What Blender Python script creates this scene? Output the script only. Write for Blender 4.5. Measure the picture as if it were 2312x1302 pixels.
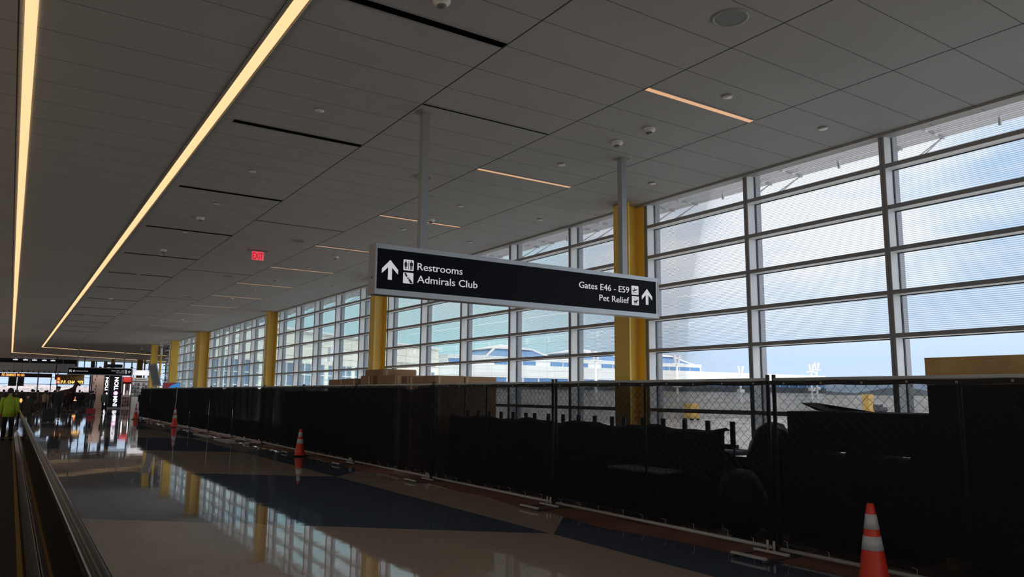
import bpy, bmesh, math, random
from mathutils import Vector, Matrix
random.seed(7)
for o in list(bpy.data.objects): bpy.data.objects.remove(o)
S = bpy.context.scene
COL = S.collection
# ------------------------------------------------------------------ camera
cd = bpy.data.cameras.new('camera'); cam = bpy.data.objects.new('camera', cd); COL.objects.link(cam)
yaw, pitch, roll, FPX = 0.583500784, 0.140609954, 0.00923094446, 1696.74651
fw = Vector((math.sin(yaw)*math.cos(pitch), math.cos(yaw)*math.cos(pitch), math.sin(pitch)))
r0 = Vector((math.cos(yaw), -math.sin(yaw), 0)); u0 = r0.cross(fw)
rt = r0*math.cos(roll)+u0*math.sin(roll); up = -r0*math.sin(roll)+u0*math.cos(roll)
mw = Matrix.Identity(4)
for i in range(3):
    mw[i][0] = rt[i]; mw[i][1] = up[i]; mw[i][2] = -fw[i]
mw[0][3], mw[1][3], mw[2][3] = 0, 0, 1.66
cam.matrix_world = mw
cd.sensor_fit = 'HORIZONTAL'; cd.sensor_width = 36; cd.lens = FPX/2312*36
cd.clip_start = 0.05; cd.clip_end = 3000
S.camera = cam
# ------------------------------------------------------------------ colour / sampling
S.view_settings.view_transform = 'Standard'; S.view_settings.look = 'None'
S.view_settings.exposure = 0.0; S.view_settings.gamma = 1.0
try: S.view_settings.use_curve_mapping = False
except Exception: pass
S.cycles.use_denoising = True
S.cycles.max_bounces = 7; S.cycles.diffuse_bounces = 4; S.cycles.glossy_bounces = 4
S.cycles.transparent_max_bounces = 24; S.cycles.sample_clamp_indirect = 6
# ------------------------------------------------------------------ sky
W = bpy.data.worlds.new('sky'); S.world = W; W.use_nodes = True
nt = W.node_tree; N = nt.nodes; L = nt.links; N.clear()
out = N.new('ShaderNodeOutputWorld'); bg = N.new('ShaderNodeBackground'); tc = N.new('ShaderNodeTexCoord')
sp = N.new('ShaderNodeSeparateXYZ'); L.new(tc.outputs['Generated'], sp.inputs[0])
# blue gets more cyan towards the far end of the hall (+Y) and paler to the side
rz = N.new('ShaderNodeMapRange'); rz.inputs[1].default_value = 0.0; rz.inputs[2].default_value = 0.6
L.new(sp.outputs['Z'], rz.inputs[0])
rampz = N.new('ShaderNodeValToRGB')
rampz.color_ramp.elements[0].color = (0.60, 0.76, 0.98, 1); rampz.color_ramp.elements[1].color = (0.47, 0.68, 1.0, 1)
L.new(rz.outputs[0], rampz.inputs[0])
ry = N.new('ShaderNodeValToRGB'); re_ = ry.color_ramp.elements
re_[0].position = 0.74; re_[0].color = (0,0,0,1); re_[1].position = 0.84; re_[1].color = (1,1,1,1)
for p_, v_ in ((0.945,1.0),(0.98,0.0)): e_ = re_.new(p_); e_.color = (v_,v_,v_,1)
L.new(sp.outputs['Y'], ry.inputs[0])
mixc = N.new('ShaderNodeMixRGB'); mixc.inputs[2].default_value = (0.70, 1.20, 1.32, 1)
L.new(ry.outputs[0], mixc.inputs[0]); L.new(rampz.outputs[0], mixc.inputs[1])
mp = N.new('ShaderNodeMapping'); mp.inputs['Scale'].default_value = (2.2, 2.2, 5.5); mp.inputs['Location'].default_value = (0.4, 0.15, 0.2)
L.new(tc.outputs['Generated'], mp.inputs[0])
nz = N.new('ShaderNodeTexNoise'); nz.inputs['Scale'].default_value = 1.7; nz.inputs['Detail'].default_value = 7; nz.inputs['Roughness'].default_value = 0.55
L.new(mp.outputs[0], nz.inputs['Vector'])
cr = N.new('ShaderNodeValToRGB'); cr.color_ramp.elements[0].position = 0.36; cr.color_ramp.elements[1].position = 0.56
L.new(nz.outputs[0], cr.inputs[0])
hz = N.new('ShaderNodeMapRange'); hz.inputs[1].default_value = 0.05; hz.inputs[2].default_value = 0.16
L.new(sp.outputs['Z'], hz.inputs[0])
ml = N.new('ShaderNodeMath'); ml.operation = 'MULTIPLY'; L.new(cr.outputs[0], ml.inputs[0]); L.new(hz.outputs[0], ml.inputs[1])
mixk = N.new('ShaderNodeMixRGB'); mixk.inputs[2].default_value = (1.02, 1.05, 1.12, 1)
L.new(ml.outputs[0], mixk.inputs[0]); L.new(mixc.outputs[0], mixk.inputs[1])
bg.inputs[1].default_value = 1.12
# an overcast sky is several times brighter overhead than near the horizon
zen = N.new('ShaderNodeMapRange'); zen.inputs[1].default_value = 0.44; zen.inputs[2].default_value = 0.95; zen.inputs[3].default_value = 1.12; zen.inputs[4].default_value = 2.3
L.new(sp.outputs['Z'], zen.inputs[0]); by = N.new('ShaderNodeMapRange'); by.inputs[1].default_value = 0.30; by.inputs[2].default_value = -0.75; by.inputs[3].default_value = 1.0; by.inputs[4].default_value = 2.6
L.new(sp.outputs['Y'], by.inputs[0])
mby = N.new('ShaderNodeMath'); mby.operation = 'MULTIPLY'; L.new(by.outputs[0], mby.inputs[0]); L.new(zen.outputs[0], mby.inputs[1])
L.new(mby.outputs[0], bg.inputs[1])
zf = N.new('ShaderNodeMapRange'); zf.inputs[1].default_value = 0.44; zf.inputs[2].default_value = 0.62
L.new(sp.outputs['Z'], zf.inputs[0])
mixz = N.new('ShaderNodeMixRGB'); mixz.inputs[2].default_value = (1.02, 0.95, 0.90, 1)
L.new(zf.outputs[0], mixz.inputs[0]); L.new(mixk.outputs[0], mixz.inputs[1])
L.new(mixz.outputs[0], bg.inputs[0]); L.new(bg.outputs[0], out.inputs[0])

# ------------------------------------------------------------------ materials
MC = {}
def mat(name, col=(0.5,0.5,0.5), rough=0.6, metal=0.0, emit=None, es=1.0, spec=0.5, noise=0.0, nscale=20.0):
    if name in MC: return MC[name]
    m = bpy.data.materials.new(name); m.use_nodes = True; MC[name] = m
    b = m.node_tree.nodes['Principled BSDF']
    b.inputs['Base Color'].default_value = (*col, 1); b.inputs['Roughness'].default_value = rough
    b.inputs['Metallic'].default_value = metal
    b.inputs['Specular IOR Level'].default_value = spec
    if emit:
        b.inputs['Emission Color'].default_value = (*emit, 1); b.inputs['Emission Strength'].default_value = es
    if noise:
        n = m.node_tree.nodes; l = m.node_tree.links
        t = n.new('ShaderNodeTexCoord'); z = n.new('ShaderNodeTexNoise'); z.inputs['Scale'].default_value = nscale; z.inputs['Detail'].default_value = 5
        l.new(t.outputs['Object'], z.inputs['Vector'])
        r = n.new('ShaderNodeValToRGB')
        r.color_ramp.elements[0].position = 0.3; r.color_ramp.elements[1].position = 0.7
        r.color_ramp.elements[0].color = (*[c*(1-noise) for c in col], 1); r.color_ramp.elements[1].color = (*[min(1,c*(1+noise)) for c in col], 1)
        l.new(z.outputs[0], r.inputs[0]); l.new(r.outputs[0], b.inputs['Base Color'])
    return m
def math_node(n, l, op, a, b=None, c=None):
    m = n.new('ShaderNodeMath'); m.operation = op
    for i, v in enumerate((a, b, c)):
        if v is None: continue
        if isinstance(v, (int, float)): m.inputs[i].default_value = v
        else: l.new(v, m.inputs[i])
    return m.outputs[0]

alum = mat('satin_aluminium', (0.46,0.48,0.50), 0.42, 0.75)
mull = mat('white_mullion_paint', (0.80,0.81,0.82), 0.5)
front_shade = mat('grey_front_shade', (0.29,0.285,0.295), 0.5, 0.2)  # darker than the mullion sides, standing in for shade on the fronts
gold = mat('golden_yellow_steel_paint', (0.84,0.54,0.085), 0.4)
black = mat('black_plastic', (0.012,0.012,0.014), 0.5)
dark_slot = mat('dark_slot', (0.003,0.003,0.003), 0.9, spec=0.0)
signpanel = mat('sign_panel_navy_black', (0.005,0.0065,0.013), 0.6, spec=0.12)
signwhite = mat('sign_white_glow', (0.72,0.72,0.74), 0.6, emit=(0.9,0.9,0.95), es=0.42)  # white lettering and plates have a faint glow of their own
signblack = mat('sign_black_vinyl', (0.008,0.009,0.014), 0.6)
strip_m = mat('warm_light_strip', (0.8,0.7,0.5), 0.5, emit=(1.0,0.64,0.31), es=1.1)
short_m = mat('warm_dim_light', (0.6,0.5,0.4), 0.5, emit=(0.66,0.34,0.165), es=0.95)
trimgrey = mat('ceiling_trim_grey', (0.33,0.33,0.33), 0.5)
devwhite = mat('device_white_plastic', (0.72,0.72,0.70), 0.4)
devdark = mat('device_dark_plastic', (0.16,0.16,0.16), 0.4)
grille = mat('speaker_grille_grey', (0.24,0.26,0.26), 0.7)
galv = mat('galvanised_tube', (0.52,0.51,0.49), 0.5, 0.25)
post_m = mat('dull_steel_post', (0.10,0.10,0.10), 0.5, 0.3)
wire = mat('black_coated_wire', (0.01,0.01,0.011), 0.5)
orange = mat('cone_orange_plastic', (0.80,0.045,0.018), 0.45)
coneblk = mat('cone_black_rubber', (0.012,0.012,0.012), 0.7)
reflect = mat('cone_reflective_sheeting', (0.62,0.63,0.66), 0.35)
card = mat('brown_cardboard', (0.33,0.185,0.092), 0.8, noise=0.12, nscale=3)
cardd = mat('dark_cardboard', (0.22,0.11,0.055), 0.8)
tape = mat('packing_tape', (0.45,0.30,0.17), 0.3)
ply = mat('plywood', (0.56,0.34,0.14), 0.7, noise=0.22, nscale=2.2)
seatm = mat('navy_seat_vinyl', (0.03,0.04,0.07), 0.4)
seatf = mat('dark_seat_frame', (0.05,0.05,0.055), 0.35, 0.5)
wrap = mat('white_wrap_film', (0.55,0.57,0.62), 0.3)
red_m = mat('red_panel', (0.5,0.02,0.015), 0.5, emit=(0.7,0.03,0.02), es=0.35)
paper = mat('brown_floor_paper', (0.20,0.085,0.055), 0.75, noise=0.25, nscale=1.6)
skin = mat('skin', (0.42,0.25,0.17), 0.6)

def ceiling_mat():
    m = bpy.data.materials.new('ceiling_panels'); m.use_nodes = True
    n = m.node_tree.nodes; l = m.node_tree.links; b = n['Principled BSDF']; b.inputs['Roughness'].default_value = 0.85
    g = n.new('ShaderNodeNewGeometry'); s = n.new('ShaderNodeSeparateXYZ'); l.new(g.outputs['Position'], s.inputs[0])
    x, y = s.outputs['X'], s.outputs['Y']
    line = None
    for xv, w in ((3.77,0.009),(5.62,0.009),(7.41,0.009),(1.735,0.007),(-0.225,0.007)):
        d = math_node(n,l,'LESS_THAN', math_node(n,l,'ABSOLUTE', math_node(n,l,'SUBTRACT',x,xv)), w)
        line = d if line is None else math_node(n,l,'MAXIMUM',line,d)
    def comb(off, pitch, w):
        f = math_node(n,l,'FRACT', math_node(n,l,'DIVIDE', math_node(n,l,'SUBTRACT',y,off-pitch*400), pitch))
        return math_node(n,l,'LESS_THAN', math_node(n,l,'ABSOLUTE', math_node(n,l,'SUBTRACT',f,0.5)), w/pitch)
    right = math_node(n,l,'GREATER_THAN', x, 1.92)
    c1 = math_node(n,l,'MULTIPLY', comb(5.86+0.304,0.6083,0.006), right)
    c2 = math_node(n,l,'MULTIPLY', comb(8.05+0.3525,0.705,0.006), math_node(n,l,'SUBTRACT',1.0,right))
    cc = math_node(n,l,'MULTIPLY', math_node(n,l,'MAXIMUM',c1,c2), 0.62)
    line = math_node(n,l,'MAXIMUM', math_node(n,l,'MULTIPLY',line,0.9), cc)
    t = n.new('ShaderNodeTexNoise'); t.inputs['Scale'].default_value = 260; l.new(g.outputs['Position'], t.inputs['Vector'])
    t2 = n.new('ShaderNodeTexNoise'); t2.inputs['Scale'].default_value = 0.9; t2.inputs['Detail'].default_value = 3; l.new(g.outputs['Position'], t2.inputs['Vector'])
    r = n.new('ShaderNodeMapRange'); r.inputs[3].default_value = 0.385; r.inputs[4].default_value = 0.50; l.new(t.outputs[0], r.inputs[0])
    r2 = n.new('ShaderNodeMapRange'); r2.inputs[3].default_value = 0.92; r2.inputs[4].default_value = 1.08; l.new(t2.outputs[0], r2.inputs[0])
    v = math_node(n,l,'MULTIPLY', r.outputs[0], r2.outputs[0])
    v = math_node(n,l,'MULTIPLY', v, math_node(n,l,'SUBTRACT',1.0,line))
    cb = n.new('ShaderNodeCombineColor'); l.new(v, cb.inputs[0]); l.new(v, cb.inputs[1]); l.new(math_node(n,l,'MULTIPLY',v,0.985), cb.inputs[2])
    l.new(cb.outputs[0], b.inputs['Base Color'])
    return m
def floor_mat():
    m = bpy.data.materials.new('polished_terrazzo'); m.use_nodes = True
    n = m.node_tree.nodes; l = m.node_tree.links; b = n['Principled BSDF']
    g = n.new('ShaderNodeNewGeometry'); s = n.new('ShaderNodeSeparateXYZ'); l.new(g.outputs['Position'], s.inputs[0])
    x, y = s.outputs['X'], s.outputs['Y']
    dx = math_node(n,l,'SUBTRACT', x, 5.62)
    ta = math_node(n,l,'DIVIDE', math_node(n,l,'ADD', math_node(n,l,'SUBTRACT',y,7.6), math_node(n,l,'MULTIPLY',dx,0.86)), 7.28)
    tb = math_node(n,l,'DIVIDE', math_node(n,l,'SUBTRACT', math_node(n,l,'SUBTRACT',y,7.55), math_node(n,l,'MULTIPLY',dx,1.1)), 7.28)
    ea = math_node(n,l,'LESS_THAN', math_node(n,l,'FRACT', math_node(n,l,'MULTIPLY', math_node(n,l,'ADD',ta,100.0),0.5)), 0.5)
    eb = math_node(n,l,'GREATER_THAN', math_node(n,l,'FRACT', math_node(n,l,'MULTIPLY', math_node(n,l,'ADD',tb,100.0),0.5)), 0.5)
    side = math_node(n,l,'GREATER_THAN', dx, 0.0)
    blue = n.new('ShaderNodeMix'); blue.data_type = 'FLOAT'; l.new(side, blue.inputs[0]); l.new(ea, blue.inputs[2]); l.new(eb, blue.inputs[3])
    vo = n.new('ShaderNodeTexVoronoi'); vo.inputs['Scale'].default_value = 140; l.new(g.outputs['Position'], vo.inputs['Vector'])
    big = n.new('ShaderNodeTexNoise'); big.inputs['Scale'].default_value = 0.8; big.inputs['Detail'].default_value = 4; l.new(g.outputs['Position'], big.inputs['Vector'])
    mr = n.new('ShaderNodeMapRange'); mr.inputs[3].default_value = 0.72; mr.inputs[4].default_value = 1.28
    l.new(vo.outputs['Color'], mr.inputs[0])
    mr2 = n.new('ShaderNodeMapRange'); mr2.inputs[3].default_value = 0.85; mr2.inputs[4].default_value = 1.15; l.new(big.outputs[0], mr2.inputs[0])
    mx = n.new('ShaderNodeMix'); mx.data_type = 'RGBA'
    mx.inputs[6].default_value = (0.46,0.37,0.30,1); mx.inputs[7].default_value = (0.085,0.115,0.178,1)
    l.new(blue.outputs[0], mx.inputs[0])
    sc = n.new('ShaderNodeVectorMath'); sc.operation = 'SCALE'; l.new(mx.outputs[2], sc.inputs[0])
    l.new(math_node(n,l,'MULTIPLY',mr.outputs[0],mr2.outputs[0]), sc.inputs[3])
    l.new(sc.outputs[0], b.inputs['Base Color'])
    b.inputs['Roughness'].default_value = 0.035; b.inputs['IOR'].default_value = 1.5
    bn = n.new('ShaderNodeTexNoise'); bn.inputs['Scale'].default_value = 1.1; bn.inputs['Detail'].default_value = 3; l.new(g.outputs['Position'], bn.inputs['Vector'])
    bp = n.new('ShaderNodeBump'); bp.inputs['Strength'].default_value = 0.075; bp.inputs['Distance'].default_value = 0.02
    l.new(bn.outputs[0], bp.inputs['Height']); l.new(bp.outputs[0], b.inputs['Normal'])
    return m
def glass_mat(name, frit):
    m = bpy.data.materials.new(name); m.use_nodes = True
    n = m.node_tree.nodes; l = m.node_tree.links; n.clear()
    o = n.new('ShaderNodeOutputMaterial'); tr = n.new('ShaderNodeBsdfTransparent'); gl = n.new('ShaderNodeBsdfGlossy'); gl.inputs['Roughness'].default_value = 0.0
    # green float glass: the path through the pane, and so its tint, grows with the angle
    lw = n.new('ShaderNodeLayerWeight'); lw.inputs[0].default_value = 0.5
    rp = n.new('ShaderNodeValToRGB'); rp.color_ramp.elements[0].position = 0.45; rp.color_ramp.elements[1].position = 0.95
    rp.color_ramp.elements[0].color = (0.975,0.985,0.985,1); rp.color_ramp.elements[1].color = (0.82,0.95,0.94,1)
    l.new(lw.outputs['Facing'], rp.inputs[0]); l.new(rp.outputs[0], tr.inputs[0])
    fr = n.new('ShaderNodeFresnel'); fr.inputs[0].default_value = 1.45
    f2 = math_node(n,l,'MULTIPLY', fr.outputs[0], 0.5)
    mx = n.new('ShaderNodeMixShader'); l.new(f2, mx.inputs[0]); l.new(tr.outputs[0], mx.inputs[1]); l.new(gl.outputs[0], mx.inputs[2])
    last = mx.outputs[0]
    if frit:
        g = n.new('ShaderNodeNewGeometry'); s = n.new('ShaderNodeSeparateXYZ'); l.new(g.outputs['Position'], s.inputs[0])
        f = math_node(n,l,'FRACT', math_node(n,l,'DIVIDE', s.outputs['Z'], 0.0245))
        k = math_node(n,l,'MULTIPLY', math_node(n,l,'LESS_THAN', f, 0.31), 0.33)
        df = n.new('ShaderNodeBsdfDiffuse'); df.inputs[0].default_value = (0.36,0.42,0.52,1)
        m2 = n.new('ShaderNodeMixShader'); l.new(k, m2.inputs[0]); l.new(last, m2.inputs[1]); l.new(df.outputs[0], m2.inputs[2]); last = m2.outputs[0]
    l.new(last, o.inputs[0]); return m
def fill_window_mat():
    m = bpy.data.materials.new('fill_window_tint'); m.use_nodes = True
    n = m.node_tree.nodes; l = m.node_tree.links; n.clear()
    o = n.new('ShaderNodeOutputMaterial'); tr = n.new('ShaderNodeBsdfTransparent'); tr.inputs[0].default_value = (0.72,0.65,0.57,1)  # plain tint setting how much fill light the added windows let in
    l.new(tr.outputs[0], o.inputs[0]); return m
M_fill = fill_window_mat()
def mesh_fabric_mat():
    m = bpy.data.materials.new('black_privacy_mesh'); m.use_nodes = True
    n = m.node_tree.nodes; l = m.node_tree.links; n.clear()
    o = n.new('ShaderNodeOutputMaterial'); tr = n.new('ShaderNodeBsdfTransparent'); df = n.new('ShaderNodeBsdfPrincipled')
    df.inputs['Base Color'].default_value = (0.018,0.019,0.023,1); df.inputs['Roughness'].default_value = 0.9; df.inputs['Specular IOR Level'].default_value = 0.02
    g = n.new('ShaderNodeTexCoord')
    mp_ = n.new('ShaderNodeMapping'); mp_.inputs['Scale'].default_value = (1,1,9); l.new(g.outputs['Object'], mp_.inputs[0])
    z = n.new('ShaderNodeTexNoise'); z.inputs['Scale'].default_value = 5; z.inputs['Detail'].default_value = 5; l.new(mp_.outputs[0], z.inputs['Vector'])
    r = n.new('ShaderNodeMapRange'); r.inputs[1].default_value = 0.3; r.inputs[2].default_value = 0.7; r.inputs[3].default_value = 0.37; r.inputs[4].default_value = 0.28; l.new(z.outputs[0], r.inputs[0])
    # woven threads have thickness: the open area closes as the cloth is seen more edge-on
    ge = n.new('ShaderNodeNewGeometry'); dt = n.new('ShaderNodeVectorMath'); dt.operation = 'DOT_PRODUCT'
    l.new(ge.outputs['Incoming'], dt.inputs[0]); l.new(ge.outputs['Normal'], dt.inputs[1])
    cs = math_node(n,l,'MAXIMUM', math_node(n,l,'ABSOLUTE', dt.outputs['Value']), 0.05)
    op = math_node(n,l,'SUBTRACT', 1.0, math_node(n,l,'POWER', r.outputs[0], math_node(n,l,'DIVIDE', 1.0, cs)))
    mx = n.new('ShaderNodeMixShader'); l.new(op, mx.inputs[0]); l.new(tr.outputs[0], mx.inputs[1]); l.new(df.outputs[0], mx.inputs[2])
    l.new(mx.outputs[0], o.inputs[0]); return m
def dark_glass_mat():
    m = bpy.data.materials.new('smoked_glass'); m.use_nodes = True
    n = m.node_tree.nodes; l = m.node_tree.links; n.clear()
    o = n.new('ShaderNodeOutputMaterial'); tr = n.new('ShaderNodeBsdfTransparent'); tr.inputs[0].default_value = (0.62,0.57,0.51,1)
    gl = n.new('ShaderNodeBsdfGlossy'); gl.inputs['Roughness'].default_value = 0.03
    fr = n.new('ShaderNodeFresnel'); fr.inputs[0].default_value = 1.45
    mx = n.new('ShaderNodeMixShader'); l.new(fr.outputs[0], mx.inputs[0]); l.new(tr.outputs[0], mx.inputs[1]); l.new(gl.outputs[0], mx.inputs[2])
    l.new(mx.outputs[0], o.inputs[0]); return m
def panel_mat(name, col, sx, sz, lw, lc, rough=0.6):
    """cladding with joints every sx (along local x) and sz (up)"""
    m = bpy.data.materials.new(name); m.use_nodes = True
    n = m.node_tree.nodes; l = m.node_tree.links; b = n['Principled BSDF']; b.inputs['Roughness'].default_value = rough
    g = n.new('ShaderNodeTexCoord'); s = n.new('ShaderNodeSeparateXYZ'); l.new(g.outputs['Object'], s.inputs[0])
    a = math_node(n,l,'LESS_THAN', math_node(n,l,'FRACT', math_node(n,l,'DIVIDE', s.outputs['X'], sx)), lw/sx)
    c = math_node(n,l,'LESS_THAN', math_node(n,l,'FRACT', math_node(n,l,'DIVIDE', s.outputs['Z'], sz)), lw/sz)
    mx = n.new('ShaderNodeMix'); mx.data_type = 'RGBA'; mx.inputs[6].default_value = (*col,1); mx.inputs[7].default_value = (*lc,1)
    l.new(math_node(n,l,'MAXIMUM',a,c), mx.inputs[0]); l.new(mx.outputs[2], b.inputs['Base Color']); return m

M_ceil, M_floor = ceiling_mat(), floor_mat()
M_frit, M_clear, M_mesh, M_smoke = glass_mat('fritted_glass', True), glass_mat('clear_glass', False), mesh_fabric_mat(), dark_glass_mat()

# ------------------------------------------------------------------ mesh helpers
class MB:
    def __init__(s, org=(0,0,0)): s.bm = bmesh.new(); s.o = Vector(org)
    def box(s, x0,x1,y0,y1,z0,z1, mi=0, bev=0.0):
        vs = [s.bm.verts.new(Vector(p)-s.o) for p in ((x0,y0,z0),(x1,y0,z0),(x1,y1,z0),(x0,y1,z0),(x0,y0,z1),(x1,y0,z1),(x1,y1,z1),(x0,y1,z1))]
        fs = [s.bm.faces.new([vs[i] for i in q]) for q in ((3,2,1,0),(4,5,6,7),(0,1,5,4),(1,2,6,5),(2,3,7,6),(3,0,4,7))]
        for f in fs: f.material_index = mi
        if bev:
            es = list({e for f in fs for e in f.edges})
            r = bmesh.ops.bevel(s.bm, geom=es, offset=bev, segments=2, affect='EDGES', profile=0.5)
            for f in r['faces']: f.material_index = mi
        return s
    def prism(s, pts, axis, a0, a1, mi=0):
        """pts 2D outline (ccw); extruded along axis ('x','y','z') from a0 to a1"""
        def mk(p, a):
            return {'x': Vector((a,p[0],p[1])), 'y': Vector((p[0],a,p[1])), 'z': Vector((p[0],p[1],a))}[axis]
        A = [s.bm.verts.new(mk(p,a0)-s.o) for p in pts]; B = [s.bm.verts.new(mk(p,a1)-s.o) for p in pts]
        fs = [s.bm.faces.new(A), s.bm.faces.new(list(reversed(B)))]
        k = len(pts)
        for i in range(k): fs.append(s.bm.faces.new((A[(i+1)%k],A[i],B[i],B[(i+1)%k])))
        for f in fs: f.material_index = mi
        return s
    def tube(s, pts, r, seg=8, mi=0, smooth=True, cap=True):
        pts = [Vector(p) for p in pts]; rings = []
        for i, p in enumerate(pts):
            d = (pts[min(i+1,len(pts)-1)]-pts[max(i-1,0)]).normalized()
            a = d.orthogonal().normalized() if i == 0 else (a - d*a.dot(d)).normalized()
            b = d.cross(a); rr = r[i] if isinstance(r,(list,tuple)) else r
            rings.append([s.bm.verts.new(p+(a*math.cos(2*math.pi*k/seg)+b*math.sin(2*math.pi*k/seg))*rr-s.o) for k in range(seg)])
        for i in range(len(rings)-1):
            for k in range(seg):
                f = s.bm.faces.new((rings[i][k],rings[i][(k+1)%seg],rings[i+1][(k+1)%seg],rings[i+1][k])); f.material_index = mi; f.smooth = smooth
        if cap:
            f = s.bm.faces.new(list(reversed(rings[0]))); f.material_index = mi
            f = s.bm.faces.new(rings[-1]); f.material_index = mi
        return s
    def lathe(s, prof, c, seg=24, mi=0, smooth=True):
        """prof: list of (radius, z); c = centre"""
        c = Vector(c); rings = []
        for r, z in prof:
            if r < 1e-5: rings.append([s.bm.verts.new(c+Vector((0,0,z))-s.o)])
            else: rings.append([s.bm.verts.new(c+Vector((r*math.cos(2*math.pi*k/seg), r*math.sin(2*math.pi*k/seg), z))-s.o) for k in range(seg)])
        for A, B in zip(rings, rings[1:]):
            for k in range(seg):
                if len(A) == 1 and len(B) == 1: continue
                if len(A) == 1: f = s.bm.faces.new((A[0],B[(k+1)%seg],B[k]))
                elif len(B) == 1: f = s.bm.faces.new((A[k],A[(k+1)%seg],B[0]))
                else: f = s.bm.faces.new((A[k],A[(k+1)%seg],B[(k+1)%seg],B[k]))
                f.material_index = mi; f.smooth = smooth
        return s
    def sphere(s, c, r, mi=0, seg=12, squash=(1,1,1)):
        res = bmesh.ops.create_uvsphere(s.bm, u_segments=seg, v_segments=max(6,seg//2), radius=1.0)
        for v in res['verts']: v.co = Vector((v.co.x*r*squash[0], v.co.y*r*squash[1], v.co.z*r*squash[2]))+Vector(c)-s.o
        for f in {f for v in res['verts'] for f in v.link_faces}: f.material_index = mi; f.smooth = True
        return s
    def rot(s, ang, axis='Z', c=(0,0,0)):
        bmesh.ops.rotate(s.bm, verts=s.bm.verts, cent=Vector(c)-s.o, matrix=Matrix.Rotation(ang,3,axis)); return s
    def build(s, name, mats, parent=None, loc=None, fixn=False):
        if fixn: bmesh.ops.recalc_face_normals(s.bm, faces=s.bm.faces)
        me = bpy.data.meshes.new(name); s.bm.to_mesh(me); s.bm.free()
        for m in (mats if isinstance(mats,(list,tuple)) else [mats]): me.materials.append(m)
        o = bpy.data.objects.new(name, me); COL.objects.link(o)
        if parent: o.parent = parent
        if loc is not None: o.location = loc
        return o
def tag(o, label=None, cat=None, group=None, kind=None):
    if label: o['label'] = label
    if cat: o['category'] = cat
    if group: o['group'] = group
    if kind: o['kind'] = kind
    return o
def root(name, loc, label, cat, group=None, rz=0.0):
    o = bpy.data.objects.new(name, None); COL.objects.link(o); o.location = loc; o.rotation_euler = (0,0,rz); o.empty_display_size = 0.2
    return tag(o, label, cat, group)
def struct(o, label=None):
    o['kind'] = 'structure'
    if label: o['label'] = label
    return o
CH = {}
def kids(o): return [c for c in bpy.data.objects if c.parent == o]
def dup(o, loc, label, group=None, rz=None, parent=None):
    def rec(src, par):
        c = src.copy(); COL.objects.link(c)
        if par: c.parent = par
        for k in tree.get(src.name, []): rec(k, c)
        return c
    tree = {}
    def gather(src):
        ks = kids(src); tree[src.name] = ks
        for k in ks: gather(k)
    gather(o)
    r = rec(o, parent); r.location = loc
    if label: r['label'] = label
    if group: r['group'] = group
    if rz is not None: r.rotation_euler = (0,0,rz)
    return r
ORD = ['nearest','second','third','fourth','fifth','sixth','seventh','eighth','ninth','tenth','eleventh','twelfth','thirteenth','fourteenth','fifteenth','sixteenth','seventeenth','eighteenth']
def nth(i): return ORD[i] if i == 0 else ORD[i]+' nearest'
def text_part(txt, material, parent, org, x0, z0, width, cap, y, name='lettering', depth=0.004, rot90=False, bold=0.0):
    """flat lettering on a plane facing -Y: left edge x0, baseline z0, given width and capital height"""
    cu = bpy.data.curves.new('t','FONT'); cu.body = txt; cu.size = 1.0; cu.extrude = 0.0; cu.offset = bold; cu.resolution_u = 3
    to = bpy.data.objects.new('t', cu); COL.objects.link(to)
    dg = bpy.context.evaluated_depsgraph_get(); me = bpy.data.meshes.new_from_object(to.evaluated_get(dg))
    bpy.data.objects.remove(to); bpy.data.curves.remove(cu)
    xs = [v.co.x for v in me.vertices]; mn, mxx = min(xs), max(xs)
    sx = width/(mxx-mn); sy = cap/0.70
    bm = bmesh.new(); bm.from_mesh(me)
    r = bmesh.ops.extrude_face_region(bm, geom=list(bm.faces))
    top = [v for v in r['geom'] if isinstance(v, bmesh.types.BMVert)]
    ts = set(top)
    for v in bm.verts:
        a, b_ = (v.co.x-mn)*sx, v.co.y*sy
        if rot90: px, pz = x0-b_, z0+a
        else: px, pz = x0+a, z0+b_
        v.co = Vector((px, y-(depth if v in ts else 0), pz))-Vector(org)
    bmesh.ops.recalc_face_normals(bm, faces=bm.faces)
    # one part per word
    seen = set(); isl = []
    for v in bm.verts:
        if v in seen: continue
        st = [v]; seen.add(v); comp = []
        while st:
            w = st.pop(); comp.append(w)
            for e in w.link_edges:
                q = e.other_vert(w)
                if q not in seen: seen.add(q); st.append(q)
        ax = (lambda c: c.z) if rot90 else (lambda c: c.x)
        isl.append((min(ax(c.co) for c in comp), max(ax(c.co) for c in comp), comp))
    isl.sort(key=lambda t: t[0]); words = []; hi = None
    for a, c, comp in isl:
        if hi is None or a-hi > 0.20*sx: words.append([]); hi = c
        words[-1] += comp; hi = max(hi, c)
    bpy.data.meshes.remove(me); o = None
    for w in words:
        ws = set(w); nb = bmesh.new(); mp2 = {v: nb.verts.new(v.co) for v in w}
        for f in bm.faces:
            if f.verts[0] in ws: nb.faces.new([mp2[v] for v in f.verts])
        m2 = bpy.data.meshes.new(name); nb.to_mesh(m2); nb.free(); m2.materials.append(material)
        o = bpy.data.objects.new(name, m2); COL.objects.link(o); o.parent = parent
    bm.free()
    return o

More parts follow.
